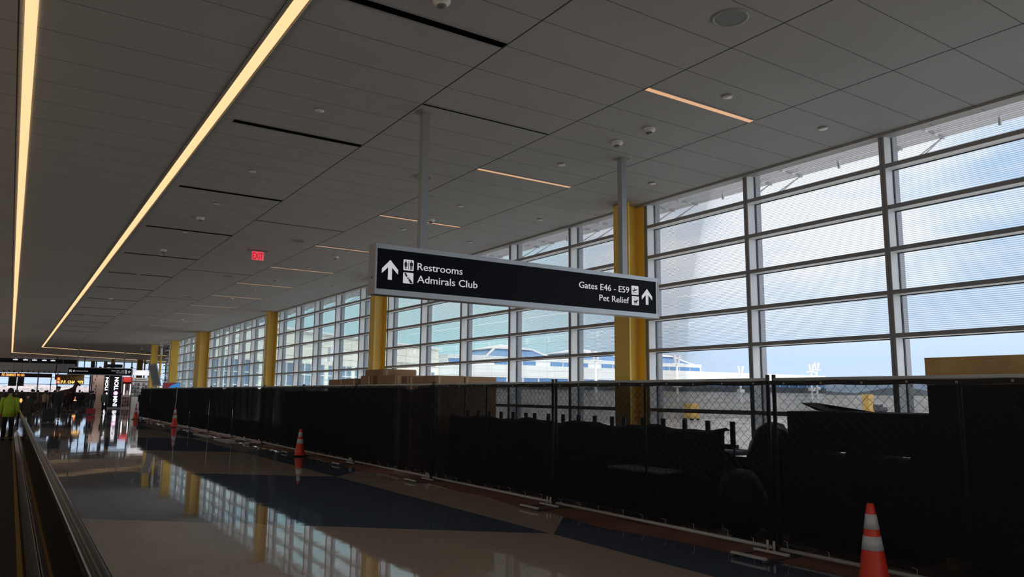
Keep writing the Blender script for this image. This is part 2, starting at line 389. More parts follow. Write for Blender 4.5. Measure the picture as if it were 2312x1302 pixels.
# ================================================================== ROOM SHELL
CZ = 5.05; XW = 9.2; XG = 9.385
EX, EY = math.sin(math.radians(54)), math.cos(math.radians(54))   # direction of the far wing
plan = [(-7,-13),(9.6,-13),(9.6,59.3),(9.6+43*EX,59.3+43*EY),(9.6+43*EX-22*EY,59.3+43*EY+22*EX),(24,99),(-7,99)]
b = MB(); b.prism(plan,'z',-0.3,0.0); fl = b.build('floor', M_floor, fixn=True); struct(fl,'polished beige and blue-grey terrazzo floor')
cplan = [(min(p[0],XG-0.004),p[1]) if abs(p[0]-9.6)<1e-6 else p for p in plan]
b = MB(); b.prism(cplan,'z',CZ,CZ+0.25); ce = b.build('ceiling', M_ceil, fixn=True); struct(ce,'grey panelled ceiling with dark seams')
wallm = mat('interior_wall_grey', (0.30,0.29,0.28), 0.8)
# unseen opposite glazing, added for fill daylight, assuming a symmetrical hall
b = MB(); b.box(-7.3,-7.0,-13,99,0,0.4); struct(b.build('wall_left', wallm))
b = MB()
for i in range(52): b.box(-7.25,-7.05,-13+i*2.2-0.035,-13+i*2.2+0.035,0.4,CZ-0.001)
for z in (0.4,1.46,2.47,3.018,3.568,4.115,4.664): b.box(-7.24,-7.06,-13,99,z-0.03,z+0.025)
lw_ = struct(b.build('window_42', mull), 'unseen window wall added on the opposite side of the hall for fill light')
b = MB(); b.box(-7.27,-7.255,-13,99,0.4,CZ-0.001); b.build('glazing', M_fill, lw_)
b = MB(); b.box(-7,9.6,-13.3,-13,0,0.4); struct(b.build('wall_rear', wallm))
b = MB()
for i in range(8): b.box(-7+i*2.37-0.035,-7+i*2.37+0.035,-13.25,-13.05,0.4,CZ-0.001)
for z in (0.4,1.46,2.47,3.568,4.664): b.box(-7,9.6,-13.24,-13.06,z-0.03,z+0.025)
lw_ = struct(b.build('window_43', mull), 'unseen window wall added behind the viewpoint for fill light')  # unseen rear glazing, added so daylight reaches faces turned to the camera
b = MB(); b.box(-7,9.6,-13.27,-13.255,0.4,CZ-0.001); b.build('glazing', M_fill, lw_)
# low sill under the glass
b = MB(); b.box(XW+0.02,XG+0.10,-13,59,0.0,0.36); struct(b.build('trim_1', mull), 'low sill wall under the windows')
# edge trim beside the long light strips
b = MB(); b.box(1.87+0.03,1.93,-3,69.3,CZ-0.012,CZ-0.0005); b.box(1.735,1.765,-3,69.0,CZ-0.012,CZ-0.0005); struct(b.build('trim_2', trimgrey), 'metal trim along the light strip')
b = MB(); b.box(9.12,9.2,-13,59,CZ-0.03,CZ-0.0005); struct(b.build('trim_3', trimgrey), 'ceiling edge trim at the windows')
# windows : one structure per bay between mullions
RT = [4.664,4.115,3.568,3.018,2.470,1.460,0.40]; RH = 0.055
Y0, PIT = 5.235, 2.2
b = MB()
b.box(XW+0.011,XG-0.012,-0.036,0.036,0.36,CZ-0.001)
b2 = MB(); b2.box(XG+0.020,XG+0.13,-0.042,0.042,0.36,CZ+0.3)                                                      # outer cap
for zt in RT: b.box(XW+0.012,XG-0.012,0.037,PIT-0.037,zt-RH,zt)
wf = b.build('window_1', mull, loc=(0,Y0-8*PIT,0))
b2.build('outer_cap', mat('outer_cap_grey', (0.20,0.20,0.22), 0.5), wf)
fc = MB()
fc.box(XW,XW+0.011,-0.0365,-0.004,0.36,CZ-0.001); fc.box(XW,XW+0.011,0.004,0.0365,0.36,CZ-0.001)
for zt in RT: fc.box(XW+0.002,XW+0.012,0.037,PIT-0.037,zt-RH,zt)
fc.build('shaded_front', front_shade, wf)  # front strips coloured darker for the shade on the room side
gk = MB()
for zt in [0.40,1.46,2.47,3.018,3.568,4.115,4.664]:
    for dz in (0.0,-RH): pass
for z in RT: gk.box(XG-0.014,XG-0.004,0.03,PIT-0.03,z-RH-0.012,z-RH+0.0); 
gk.box(XG-0.014,XG-0.004,0.036,0.046,0.4,CZ-0.001); gk.box(XG-0.014,XG-0.004,PIT-0.046,PIT-0.036,0.4,CZ-0.001)
gk.build('gasket', black, wf)
g1 = MB(); g1.box(XG-0.003,XG+0.009,-0.03,PIT-0.03,2.47-RH/2,CZ+0.28); g1.build('fritted_glazing', M_frit, wf)
g2 = MB(); g2.box(XG-0.003,XG+0.009,-0.03,PIT-0.03,0.37,2.47-RH/2); g2.build('clear_glazing', M_clear, wf)
ss = MB()
for xa, xb in ((0.14,0.33),(0.40,0.58),(0.65,0.83)): ss.box(XG+xa,XG+xb,0.0,PIT,5.150,5.175)
for yy in (0.28,1.9):
    ss.box(XG+0.13,XG+0.84,yy-0.012,yy+0.012,5.125,5.1495)
    ss.tube([(XG+0.14,yy,4.70),(XG+0.78,yy,5.13)],0.009,6)
    ss.tube([(XG+0.14,yy+0.10,4.70),(XG+0.78,yy,5.13)],0.009,6)
ss.box(XG+0.60,XG+0.63,1.10,1.13,5.04,5.1495)
ss.build('sunshade', mat('grey_exterior_louver',(0.42,0.42,0.44),0.5), wf)
struct(wf); wf['label'] = 'window bay with white mullions and fritted glass'
for k in range(-7,25):
    c = dup(wf,(0,Y0+k*PIT,0),None); c.name = 'window_%d' % (k+9)

# ================================================================== COLUMNS
def column(name, x0, x1, y0, y1, label, flange=True):
    r = root(name,((x0+x1)/2,(y0+y1)/2,0),label,'column','yellow steel columns along the windows')
    o = r.location; b = MB(o); t = 0.030; w = 0.022; ym = (y0+y1)/2
    if flange:
        b.box(x0,x0+t,y0,y1,0.02,CZ-0.001); b.box(x1-t,x1,y0,y1,0.02,CZ-0.001); b.box(x0+t,x1-t,ym-w,ym+w,0.02,CZ-0.001)
    else:
        b.box(x0,x1,y0,y1,0.02,CZ-0.001,bev=0.01)
    b.build('shaft', gold, r)
    b = MB(o); b.box(x0-0.06,min(x1+0.02,9.195),y0-0.06,y1+0.06,0.0,0.02); b.build('base_plate', gold, r)
    return r
column('steel_column',8.81,9.195,9.66,10.05,'wide-flange yellow steel column behind the right end of the overhead sign')
column('steel_column',8.81,9.195,20.70,21.08,'yellow steel column below the left end of the overhead sign')
column('steel_column',8.81,9.195,31.85,32.25,'yellow steel column between the sign and the double column, third from the camera')
r = column('steel_column',8.70,9.195,44.95,45.40,'broad doubled yellow steel column, fourth from the camera')
o = r.location; b = MB(o); b.box(8.70,9.1,45.42,46.3,0.02,CZ-0.001); b.build('second_shaft', gold, r)
column('steel_column',8.72,9.195,54.3,54.75,'flat-sided yellow column above the blue display screen, fifth from the camera',False)
column('steel_column',8.36,8.80,60.2,60.6,'last yellow column on the window side, at the corner by the white pipe',False)
r = root('standpipe',(8.98,60.0,0),'yellow vertical pipe with a white upper sleeve beside the corner column','pipe'); o = r.location
b = MB(o); b.tube([(8.98,60,0),(8.98,60,4.3)],0.075,14); b.build('pipe', gold, r)
b = MB(o); b.tube([(8.98,60,4.3),(8.98,60,CZ-0.001)],0.085,14); b.build('sleeve', devwhite, r)
b = MB(o); b.tube([(8.98,60,2.9),(8.98,60,3.0)],0.11,14); b.build('coupling', gold, r)

# ================================================================== LIGHT STRIPS
r = root('light_strip',(1.825,33,CZ),'long glowing warm ceiling light strip, right-hand one, turning at the far end','ceiling light','long warm light strips'); o = r.location
b = MB(o); b.box(1.775,1.875,-3,69.55,CZ-0.02,CZ-0.0005); b.build('diffuser', strip_m, r)
b = MB(o); b.prism([(1.875,69.6),(1.80,69.70),(1.80+14*EX,69.70+14*EY*1.12),(1.875+14*EX,69.6+14*EY*1.12)],'z',CZ-0.02,CZ-0.0005); b.build('branch_diffuser', strip_m, r)
r = root('light_strip',(-0.13,38,CZ),'long glowing warm light strip in the ceiling, the left-hand one at the picture edge','ceiling light','long warm light strips'); o = r.location
b = MB(o); b.box(-0.178,-0.078,-3,81.4,CZ-0.02,CZ-0.0005); b.build('diffuser', strip_m, r)
b = MB(o); b.prism([(-0.09,81.4),(-0.16,81.5),(-0.16+26*EX,81.5+26*EY*1.1),(-0.09+26*EX,81.4+26*EY*1.1)],'z',CZ-0.02,CZ-0.0005); b.build('branch_diffuser', strip_m, r)
# short lights
def short_light(i):
    y = 5.83+3.655*i
    r = root('linear_light',(6.51,y,CZ),'short warm linear ceiling light, %s of the row beside the windows' % nth(i),'ceiling light','short linear lights between the seams'); o = r.location
    b = MB(o); b.box(5.635,7.39,y-0.038,y+0.038,CZ-0.008,CZ-0.0005); b.build('diffuser', short_m, r)
    b = MB(o); b.box(5.625,7.40,y-0.05,y-0.038,CZ-0.012,CZ-0.0005); b.box(5.625,7.40,y+0.038,y+0.05,CZ-0.012,CZ-0.0005); b.build('frame', trimgrey, r)
for i in range(11): short_light(i)
# air slots
def slot(x0,x1,y,w,label,group):
    r = root('air_slot',((x0+x1)/2,y,CZ),label,'air vent',group); o = r.location
    b = MB(o); b.box(x0,x1,y-w/2,y+w/2,CZ-0.006,CZ-0.0005); b.build('slot', dark_slot, r)
    b = MB(o); b.box(x0,x1,y-w/2-0.03,y-w/2,CZ-0.005,CZ-0.0005); b.box(x0,x1,y+w/2,y+w/2+0.03,CZ-0.005,CZ-0.0005); b.build('frame', trimgrey, r)
for i in range(13): slot(2.06,3.755,5.86+3.655*i,0.10,'black linear air slot, %s in the row next to the long light strip' % nth(i),'air slots next to the light strip')
for i in range(5): slot(3.785,5.605,7.66+7.33*i,0.03,'thin black air slot, %s in the row left of the short lights' % nth(i),'thin air slots in the middle row')
# speakers
def speaker(x,y,i):
    r = root('ceiling_speaker',(x,y,CZ),'round grey ceiling speaker, %s in the middle row' % nth(i),'speaker','round ceiling speakers'); o = r.location
    b = MB(o); b.lathe([(0.165,-0.0005),(0.165,-0.008),(0.150,-0.012),(0.138,-0.006),(0.138,-0.0005)],(x,y,CZ),32); b.build('rim', trimgrey, r)
    b = MB(o); b.lathe([(0.138,-0.004),(0.07,-0.007),(0.0,-0.008)],(x,y,CZ),32); b.build('grille', grille, r)
for i,(x,y) in enumerate([(5.14,4.25),(5.14,10.4),(5.12,16.5),(5.08,22.9),(5.06,28.9),(5.06,35.0)]): speaker(x,y,i)
# sprinkler discs
def disc(x,y,label):
    r = root('sprinkler_cover',(x,y,CZ),label,'sprinkler','concealed sprinkler covers'); o = r.location
    b = MB(o); b.lathe([(0.03,-0.0005),(0.035,-0.012),(0.055,-0.014),(0.055,-0.020),(0.0,-0.022)],(x,y,CZ),20); b.build('cover_plate', devwhite, r)
    b = MB(o); b.lathe([(0.07,-0.0005),(0.066,-0.006),(0.04,-0.006)],(x,y,CZ),20); b.build('ring', trimgrey, r)
rows = {6.52:('in the row of short lights',[5.47,8.58,11.6,14.0,17.04,20.0,23.0,25.4,29.0]),8.31:('in the row along the window edge',[5.47,8.54,11.63,14.3,17.3,20.68,22.95,25.34,28.4]),2.83:('in the row of black air slots',[8.54,11.59,14.02,17.0,20.2,24.0,26.92])}
for x,(where,ys) in rows.items():
    for i,y in enumerate(ys): disc(x,y,'small white sprinkler disc on the ceiling, %s %s' % (nth(i),where))
# smoke detectors
def detector(x,y,label):
    r = root('smoke_detector',(x,y,CZ),label,'smoke detector','ceiling smoke detectors'); o = r.location
    b = MB(o); b.lathe([(0.075,-0.0005),(0.078,-0.02),(0.07,-0.026)],(x,y,CZ),24); b.build('base', devwhite, r)
    b = MB(o); b.lathe([(0.068,-0.024),(0.068,-0.036),(0.045,-0.040),(0.045,-0.052)],(x,y,CZ),24); b.build('chamber', devwhite, r)
    b = MB(o); b.lathe([(0.045,-0.050),(0.044,-0.066),(0.03,-0.075),(0.0,-0.078)],(x,y,CZ),24); b.build('cap', devdark, r)
for x,y,l in [(6.54,7.37,'white smoke detector right beside the right hanger pole of the overhead sign'),(6.54,6.75,'white smoke detector just right of the one beside the sign pole'),(6.59,12.89,'smoke detector beside the third short light, behind the left sign pole'),(2.83,15.4,'smoke detector between the third and fourth black air slots'),(6.52,17.9,'smoke detector left of the overhead sign'),(2.84,5.45,'detector at the top edge of the picture above the nearest air slot'),(6.42,28.2,'smoke detector far down the short-light row, eighth light'),(6.47,38.0,'smoke detector near the far end of the short-light row'),(2.80,19.5,'smoke detector near the fourth black air slot'),(2.80,31.0,'smoke detector at the far end of the black air slots')]: detector(x,y,l)
# cctv domes
for x,y,l in [(8.4,56.4,'dark security camera dome under the ceiling beside the fifth yellow column'),(8.0,62.5,'security camera hanging under the ceiling left of the corner column')]:
    r = root('security_camera',(x,y,CZ),l,'security camera','security cameras'); o = r.location
    b = MB(o); b.tube([(x,y,CZ),(x,y,CZ-0.22)],0.025,10); b.build('stem', devwhite, r)
    b = MB(o); b.lathe([(0.06,-0.2),(0.13,-0.24),(0.13,-0.30)],(x,y,CZ),18); b.build('housing', devwhite, r)
    b = MB(o); b.lathe([(0.125,-0.30),(0.11,-0.37),(0.06,-0.42),(0,-0.435)],(x,y,CZ),18); b.build('dome', devdark, r)
# EXIT sign
r = root('exit_sign',(4.70,18.25,CZ),'red glowing EXIT sign hanging from the ceiling','exit sign'); o = r.location
b = MB(o); b.box(4.47,4.93,18.19,18.31,CZ-0.03,CZ-0.0005,bev=0.006); b.build('housing', mat('exit_housing',(0.30,0.22,0.21),0.4), r)
b = MB(o); b.box(4.565,4.845,18.245,18.255,CZ-0.235,CZ-0.03); b.build('panel', mat('exit_panel',(0.4,0.03,0.03),0.4,emit=(0.72,0.085,0.11),es=0.9), r)
text_part('EXIT', mat('exit_letters',(0.4,0.01,0.01),0.5,emit=(0.55,0.008,0.02),es=0.8), r, o, 4.58, CZ-0.215, 0.25, 0.155, 18.243, bold=0.02)

# ================================================================== OVERHEAD SIGNS
def rounded(cx,cz,w,h,r_):
    P=[]
    for (sx,sz,a0) in ((1,1,0),(-1,1,90),(-1,-1,180),(1,-1,270)):
        for a in (0,30,60,90):
            t=math.radians(a0+a); P.append((cx+sx*(w/2-r_)+r_*math.cos(t), cz+sz*(h/2-r_)+r_*math.sin(t)))
    return P
def symbol(b, polys, y0, y1):
    for p in polys:
        a = sum(p[i][0]*p[(i+1)%len(p)][1]-p[(i+1)%len(p)][0]*p[i][1] for i in range(len(p)))
        b.prism(p if a>0 else p[::-1],'y',y0,y1)
def circle(cx,cz,r_,k=14): return [(cx+r_*math.cos(2*math.pi*i/k),cz+r_*math.sin(2*math.pi*i/k)) for i in range(k)]
def hanging_sign(yf, label, left_lines, diag):
    o = Vector((5.5,yf+0.085,2.77)); r = root('hanging_sign',o,label,'sign')
    D = 0.17; x0,x1,z0,z1 = 3.305,7.706,2.770,3.350
    b = MB(o); b.box(x0+0.012,x1-0.012,yf,yf+D,z1-0.055,z1); b.box(x0+0.012,x1-0.012,yf,yf+D,z0,z0+0.062)
    b.box(x0+0.012,x0+0.032,yf+0.004,yf+D-0.004,z0+0.062,z1-0.055); b.box(x1-0.050,x1-0.012,yf+0.004,yf+D-0.004,z0+0.062,z1-0.055); b.build('frame', alum, r)
    b = MB(o); b.box(x0,x0+0.012,yf-0.002,yf+D+0.002,z0-0.003,z1+0.003); b.box(x0-0.002,x0,yf+0.06,yf+0.09,z0+0.18,z0+0.205,1); b.build('end_cap', [mat('end_cap_grey',(0.34,0.31,0.31),0.45,0.4), black], r)
    b = MB(o); b.box(x1-0.012,x1,yf-0.002,yf+D+0.002,z0-0.003,z1+0.003); b.build('end_cap', alum, r)
    b = MB(o); b.box(3.337,7.656,yf+0.012,yf+D-0.012,z0+0.0625,z1-0.0555); b.build('panel', signpanel, r)
    yt = yf+0.0118; yb = yt-0.003
    for px in (3.93,7.10):
        b = MB(o); b.box(px-0.045,px+0.045,yf+0.04,yf+0.13,z1,CZ-0.012); b.build('hanger_pole', mat('hanger_pole_grey',(0.36,0.37,0.38),0.4,0.5), r)
        b = MB(o); b.box(px-0.085,px+0.085,yf+0.0,yf+0.17,CZ-0.012,CZ-0.0005); b.build('ceiling_flange', trimgrey, r)
    def arrow(cx, ang, cz=3.06):
        P=[(0,.114),(-.1,.008),(-.1,-.046),(-.024,.028),(-.024,-.114),(.024,-.114),(.024,.028),(.1,-.046),(.1,.008)]
        c,s_=math.cos(ang),math.sin(ang)
        return [[(cx+x*c-z*s_, cz+x*s_+z*c) for x,z in P]]
    b = MB(o); symbol(b, arrow(3.50, math.radians(45) if diag else 0), yb, yt); b.build('arrow', signwhite, r, fixn=True)
    b = MB(o); symbol(b, arrow(7.485,0,3.066), yb, yt); b.build('arrow', signwhite, r, fixn=True)
    def picto(cx,cz,kind):
        b = MB(o); symbol(b,[rounded(cx,cz,0.13,0.126,0.009)],yb,yt); pl = b.build('pictogram_plate', signwhite, r, fixn=True)
        b = MB(o); y1_=yb; y0_=yb-0.002
        def pt(l): return [(cx+x,cz+z) for x,z in l]
        if kind=='restroom':
            symbol(b,[pt([(-.003,-.05),(.003,-.05),(.003,.05),(-.003,.05)])],y0_,y1_)
            for s_,w in ((-.036,1),(.034,0)):
                symbol(b,[circle(cx+s_,cz+.044,.008)],y0_,y1_)
                if w: body=[(-.010,.034),(.010,.034),(.024,.0),(.019,-.002),(.011,.016),(.017,-.02),(.009,-.02),(.009,-.05),(.002,-.05),(.002,-.02),(-.002,-.02),(-.002,-.05),(-.009,-.05),(-.009,-.02),(-.017,-.02),(-.011,.016),(-.019,-.002),(-.024,.0)]
                else: body=[(-.014,.034),(.014,.034),(.019,.028),(.019,-.006),(.013,-.006),(.013,-.052),(.003,-.052),(.003,-.01),(-.003,-.01),(-.003,-.052),(-.013,-.052),(-.013,-.006),(-.019,-.006),(-.019,.028)]
                symbol(b,[pt([(x+s_,z) for x,z in body])],y0_,y1_)
        elif kind=='tail':
            symbol(b,[pt([(-.054,.058),(-.030,.058),(-.010,.018),(-.030,.010)])],y0_,y1_)
            symbol(b,[pt([(-.020,.002),(.004,.008),(.030,.004),(.004,-.004),(-.006,-.014)])],y0_,y1_)
            symbol(b,[pt([(-.002,-.016),(.022,-.008),(.058,-.056),(.026,-.058)])],y0_,y1_)
        elif kind=='plane':
            symbol(b,[pt([(-.046,-.014),(-.036,-.020),(-.006,-.012),(.046,.012),(.050,.020),(.038,.020),(.004,.008),(-.012,.034),(-.020,.034),(-.016,.002),(-.036,-.004),(-.042,.004),(-.048,.004)])],y0_,y1_)
            symbol(b,[pt([(-.04,-.036),(.034,-.036),(.034,-.030),(-.04,-.030)])],y0_,y1_)
        else:
            symbol(b,[pt([(-.034,-.006),(-.030,.0),(.010,.0),(.026,.010),(.030,.020),(.036,.014),(.050,.010),(.048,.0),(.034,-.006),(.026,-.020),(.028,-.05),(.020,-.05),(.016,-.026),(-.006,-.026),(-.010,-.05),(-.018,-.05),(-.020,-.024),(-.026,-.016)])],y0_,y1_)
            symbol(b,[pt([(-.052,.052),(.022,.012),(.024,.015),(-.050,.056)])],y0_,y1_)
        b.build('pictogram_symbol', signblack, pl, fixn=True)
    for t,w,z,kd,cz in left_lines:
        text_part(t, signwhite, r, o, 3.845, z, w, 0.086, yt); picto(3.730,cz,kd)
    text_part('Gates E46 - E59', signwhite, r, o, 6.247, 3.093, 0.897, 0.086, yt)
    text_part('Pet Relief', signwhite, r, o, 6.600, 2.945, 0.540, 0.086, yt)
    picto(7.255,3.141,'plane'); picto(7.260,2.993,'dog')
    b = MB(o)
    for zz in (z0+0.062,z1-0.06): b.box(5.46,5.475,yf+0.006,yf+0.012,zz,zz+0.006)
    b.build('panel_clip', alum, r)
    return r
hanging_sign(7.82,'large overhead sign on two poles pointing to restrooms, the club and gates E46 to E59',[('Restrooms',0.603,3.093,'restroom',3.137),('Admirals Club',0.817,2.945,'tail',2.986)],False)
s2 = hanging_sign(7.82,'small-looking far overhead sign down the hall with a diagonal arrow at its left',[('Admirals Club',0.817,3.02,'tail',3.06)],True)
s2.location = (5.68,66.0,2.87)
for c in kids(s2):
    if c.name.startswith('hanger_pole'): c.scale[2] = (CZ-0.012-2.87-0.58)/(CZ-0.012-2.77-0.58); c.location.z = 0.58*(1-c.scale[2])
    if c.name.startswith('ceiling_flange'): c.location.z = -0.10

# ================================================================== FENCE
XF = 6.95; FP = 3.96; FH = 1.87
def fence_meshes():
    out = {}
    b = MB(); b.tube([(0,0.03,FH-0.02),(0,FP-0.03,FH-0.02)],0.021,10); out['top_rail'] = (b,galv)
    b = MB(); b.tube([(0,0.03,0.07),(0,FP-0.03,0.07)],0.021,10); out['bottom_rail'] = (b,galv)
    for nm,y in (('end_post',0.04),('end_post',FP-0.04),('middle_post',FP/2)):
        b = MB(); b.tube([(0,y,0.03 if nm=='end_post' else 0.09),(0,y,FH+0.035 if nm=='end_post' else FH-0.04)],0.022 if nm=='end_post' else 0.017,10); out[nm+str(y)] = (b,post_m)
    b = MB(); p = 0.112; nc = int((FP-0.1)/(p/2)); z0,z1 = 0.09,FH-0.04; nr = int((z1-z0)/(p*0.46))
    for i in range(nc):
        pts=[]
        for k in range(nr+1):
            y = 0.05+i*p/2+(p/2 if (k+i)%2 else 0); pts.append((0.003*(1 if (k%2) else -1),y,z0+(z1-z0)*k/nr))
        b.tube(pts,0.0026,3,cap=False,smooth=False)
    out['chain_link'] = (b,wire)
    return out
def screen_mesh(seed, sag=None, rumple=0.0):
    rnd = random.Random(seed); b = MB(); ny,nz = 40,14; g=[]
    for j in range(nz+1):
        row=[]
        for i in range(ny+1):
            y = 0.0015+(FP-0.003)*i/ny; t=j/nz
            top = FH-0.035-0.010*abs(math.sin(i*math.pi*5/ny)); bot = 0.115+0.012*math.sin(i*0.9+seed)
            if sag:
                d=(y-sag[0])/sag[1]; top -= sag[2]*math.exp(-d*d)
            z = bot+(top-bot)*t
            x = -0.034+0.006*math.sin(y*3.1+seed)*math.sin(t*3.1)+0.004*math.sin(y*9+t*5+seed)*rumple+rnd.uniform(-1,1)*0.006*rumple
            row.append(b.bm.verts.new((x,y,z)))
        g.append(row)
    for j in range(nz):
        for i in range(ny):
            f=b.bm.faces.new((g[j][i+1],g[j][i],g[j+1][i],g[j+1][i+1])); f.smooth=True
    # give the cloth its thickness
    ret = b
    return ret
fm = fence_meshes()
fproto = root('construction_fence',(XF,1.40,0),'','fence panel','chain-link fence panels with black mesh')
parts = {}
for k,(b,m_) in fm.items():
    nm = 'end_post' if k.startswith('end_post') else 'middle_post' if k.startswith('middle') else k
    b.build(nm,m_,fproto)
hemm = mat('black_hem_webbing',(0.010,0.010,0.012),0.7); gro = mat('brass_grommet',(0.5,0.45,0.36),0.35,0.7); ties = mat('white_zip_tie',(0.6,0.6,0.6),0.5)
gb = MB(); gb.lathe([(0.005,0),(0.0055,0.003),(0.011,0.003),(0.012,0)],(0,0,0),10); gb.rot(-math.pi/2,'Y'); gmesh = gb.build('grommet',gro); gm_data = gmesh.data; bpy.data.objects.remove(gmesh)
zb = MB(); zb.tube([(0.012,0,0.0),(-0.012,0.004,0.006),(-0.014,0.0,-0.05),(0.004,-0.003,-0.075),(0.012,0,-0.05)],0.0025,4); zb.tube([(-0.012,0.0,0.004),(-0.05,0.022,0.022)],0.002,4); zmesh = zb.build('zip_tie',ties); zm_data = zmesh.data; bpy.data.objects.remove(zmesh)
def add_screen(panel, idx, detail, sag=None, rumple=0.3):
    s = screen_mesh(idx,sag,rumple).build('privacy_screen',M_mesh,panel)
    sd = s.modifiers.new('t','SOLIDIFY'); sd.thickness = 0.0012; sd.offset = 0
    sd.use_rim = False
    s.modifiers.remove(sd)
    b = MB(); ny=40
    for i in range(ny):
        def top(i_):
            y=0.02+(FP-0.04)*i_/ny; tz=FH-0.030-0.010*abs(math.sin(i_*math.pi*5/ny))
            if sag: d=(y-sag[0])/sag[1]; tz-=sag[2]*math.exp(-d*d)
            return y,tz
        ya,za=top(i); yb_,zb_=top(i+1)
        vs=[b.bm.verts.new(p) for p in ((-0.046,ya,za-0.045),(-0.046,yb_,zb_-0.045),(-0.046,yb_,zb_),(-0.046,ya,za),(-0.038,ya,za-0.045),(-0.038,yb_,zb_-0.045),(-0.038,yb_,zb_),(-0.038,ya,za))]
        for q in ((1,0,3,2),(4,5,6,7),(0,1,5,4),(3,7,6,2)): b.bm.faces.new([vs[k] for k in q])
    b.build('hem',hemm,s)
    if detail:
        rnd=random.Random(idx*5)
        for k in range(9):
            y=0.2+k*(FP-0.4)/8; tz=FH-0.052-0.010*abs(math.sin((y-0.02)/(FP-0.04)*math.pi*5))
            if sag: d=(y-sag[0])/sag[1]; tz-=sag[2]*math.exp(-d*d)
            g=bpy.data.objects.new('grommet',gm_data); COL.objects.link(g); g.parent=s; g.location=(-0.046,y,tz)
        for k in range(9):
            g=bpy.data.objects.new('zip_tie',zm_data); COL.objects.link(g); g.parent=s; g.location=(-0.03,0.22+k*(FP-0.44)/8+rnd.uniform(-.06,.06),0.14+rnd.uniform(-.01,.02)); g.rotation_euler=(0,0,rnd.uniform(-1,1))
FL = ['before the plywood crate','behind the nearest traffic cone','before the upturned seats','below the right-hand cardboard boxes','below the far-left cardboard boxes','beside the second traffic cone','seventh along the fence','eighth along the fence','ninth along the fence','beside the third traffic cone','eleventh along the fence','twelfth along the fence','x']
YS = [-2.56,1.40,5.36,9.32,13.28,17.24,21.20,25.16,29.12,33.08,37.04,41.0,44.96]
panels=[]
for i,y in enumerate(YS):
    if i==0: p=fproto; p.location=(XF,y,0)
    else: p=dup(fproto,(XF,y,0),None)
    p['label']='fence panel draped in black mesh, '+FL[i]; panels.append(p)
p=dup(fproto,(XF,48.92,0),None); p['label']='fence panel draped in black mesh, last at the far end, by the furthest cone'; panels.append(p); YS.append(48.92)
panels[-2]['label']='fence panel draped in black mesh, last but one at the far end'
for i,p in enumerate(panels): add_screen(p,i+1,i<7,{4:(0.9,0.22,0.085),7:(0.5,0.25,0.06),8:(1.5,0.3,0.05)}.get(i), 0.25 if i<6 else 0.8)
# stands : U-shaped base frames
def stand(y,label,proto=None):
    if proto: return dup(proto,(XF,y,0),label)
    r=root('fence_stand',(XF,y,0),label,'fence stand','metal fence stands'); o=r.location; h=0.026
    b=MB(o)
    for dy in (-0.2,0.2): b.box(XF-0.48,XF+0.40,y+dy-0.02,y+dy+0.02,0.004,0.004+h,bev=0.004)
    b.build('runner',mat('stand_dark_tube',(0.10,0.10,0.10),0.4,0.5),r)
    for dx in (-0.48,-0.12,0.36):
        b=MB(o); b.box(XF+dx,XF+dx+0.04,y-0.22,y+0.22,0.032,0.032+h,bev=0.004); b.build('crossbar',galv,r)
    for dy in (-0.04,0.04):
        b=MB(o); b.tube([(XF-0.10,y+dy,0.055),(XF-0.10,y+dy,0.16)],0.014,8); b.build('peg',galv,r)
    return r
st0=None
SL=['nearest metal base frame on the floor at the fence foot','second metal base frame at the fence foot, below the seats','third metal base frame at the fence foot, below the cardboard boxes','fourth metal base frame at the fence foot','metal base frame behind the second traffic cone','metal base frame just past the second traffic cone','metal base frame where two stands lie close together','eighth metal base frame along the fence','ninth metal base frame along the fence','tenth metal base frame, by the third cone','eleventh metal base frame along the fence','twelfth metal base frame along the fence','furthest metal base frame at the end of the fence']
for i,y in enumerate([5.36,9.32,13.28,17.24,21.20,25.16,27.0,29.12,33.08,37.04,41.0,44.96,48.92]):
    s_=stand(y,SL[i],st0)
    if st0 is None: st0=s_
# brown floor paper under and behind the fence
b=MB(); rnd=random.Random(3); n_=130
for i in range(n_):
    ya,yb_=-4+i*0.42,-4+(i+1)*0.42
    def ed(k): return 6.62+0.05*math.sin(k*0.35)+0.04*math.sin(k*1.3)-(0.16*math.exp(-((k-27)/3.0)**2))
    def hh(k): return 0.006+0.022*math.exp(-((k-27)/2.2)**2)+0.004*math.sin(k*0.9)**2
    vs=[b.bm.verts.new(q) for q in ((ed(i),ya,0.002),(ed(i+1),yb_,0.002),(6.80,yb_,hh(i+1)),(6.80,ya,hh(i)),(9.1,ya,0.004),(9.1,yb_,0.004))]
    for q in ((1,0,3,2),(2,3,4,5)): b.bm.faces.new([vs[k] for k in q])
bmesh.ops.remove_doubles(b.bm,verts=b.bm.verts,dist=0.001)
tag(b.build('floor_paper',paper,fixn=True),'reddish brown protective paper laid along the foot of the fence','floor covering')
b=MB(); rnd=random.Random(8)
plk=mat('pale_plank',(0.40,0.38,0.35),0.6)
tag(b.box(6.20,6.45,26.4,28.6,0.003,0.025).build('plank',plk),'pale board lying on the floor against the fence, nearer of two','board','pale boards by the fence')
tag(MB().box(6.22,6.44,30.0,32.4,0.003,0.025).build('plank',plk),'pale board lying on the floor against the fence, farther of two','board','pale boards by the fence')

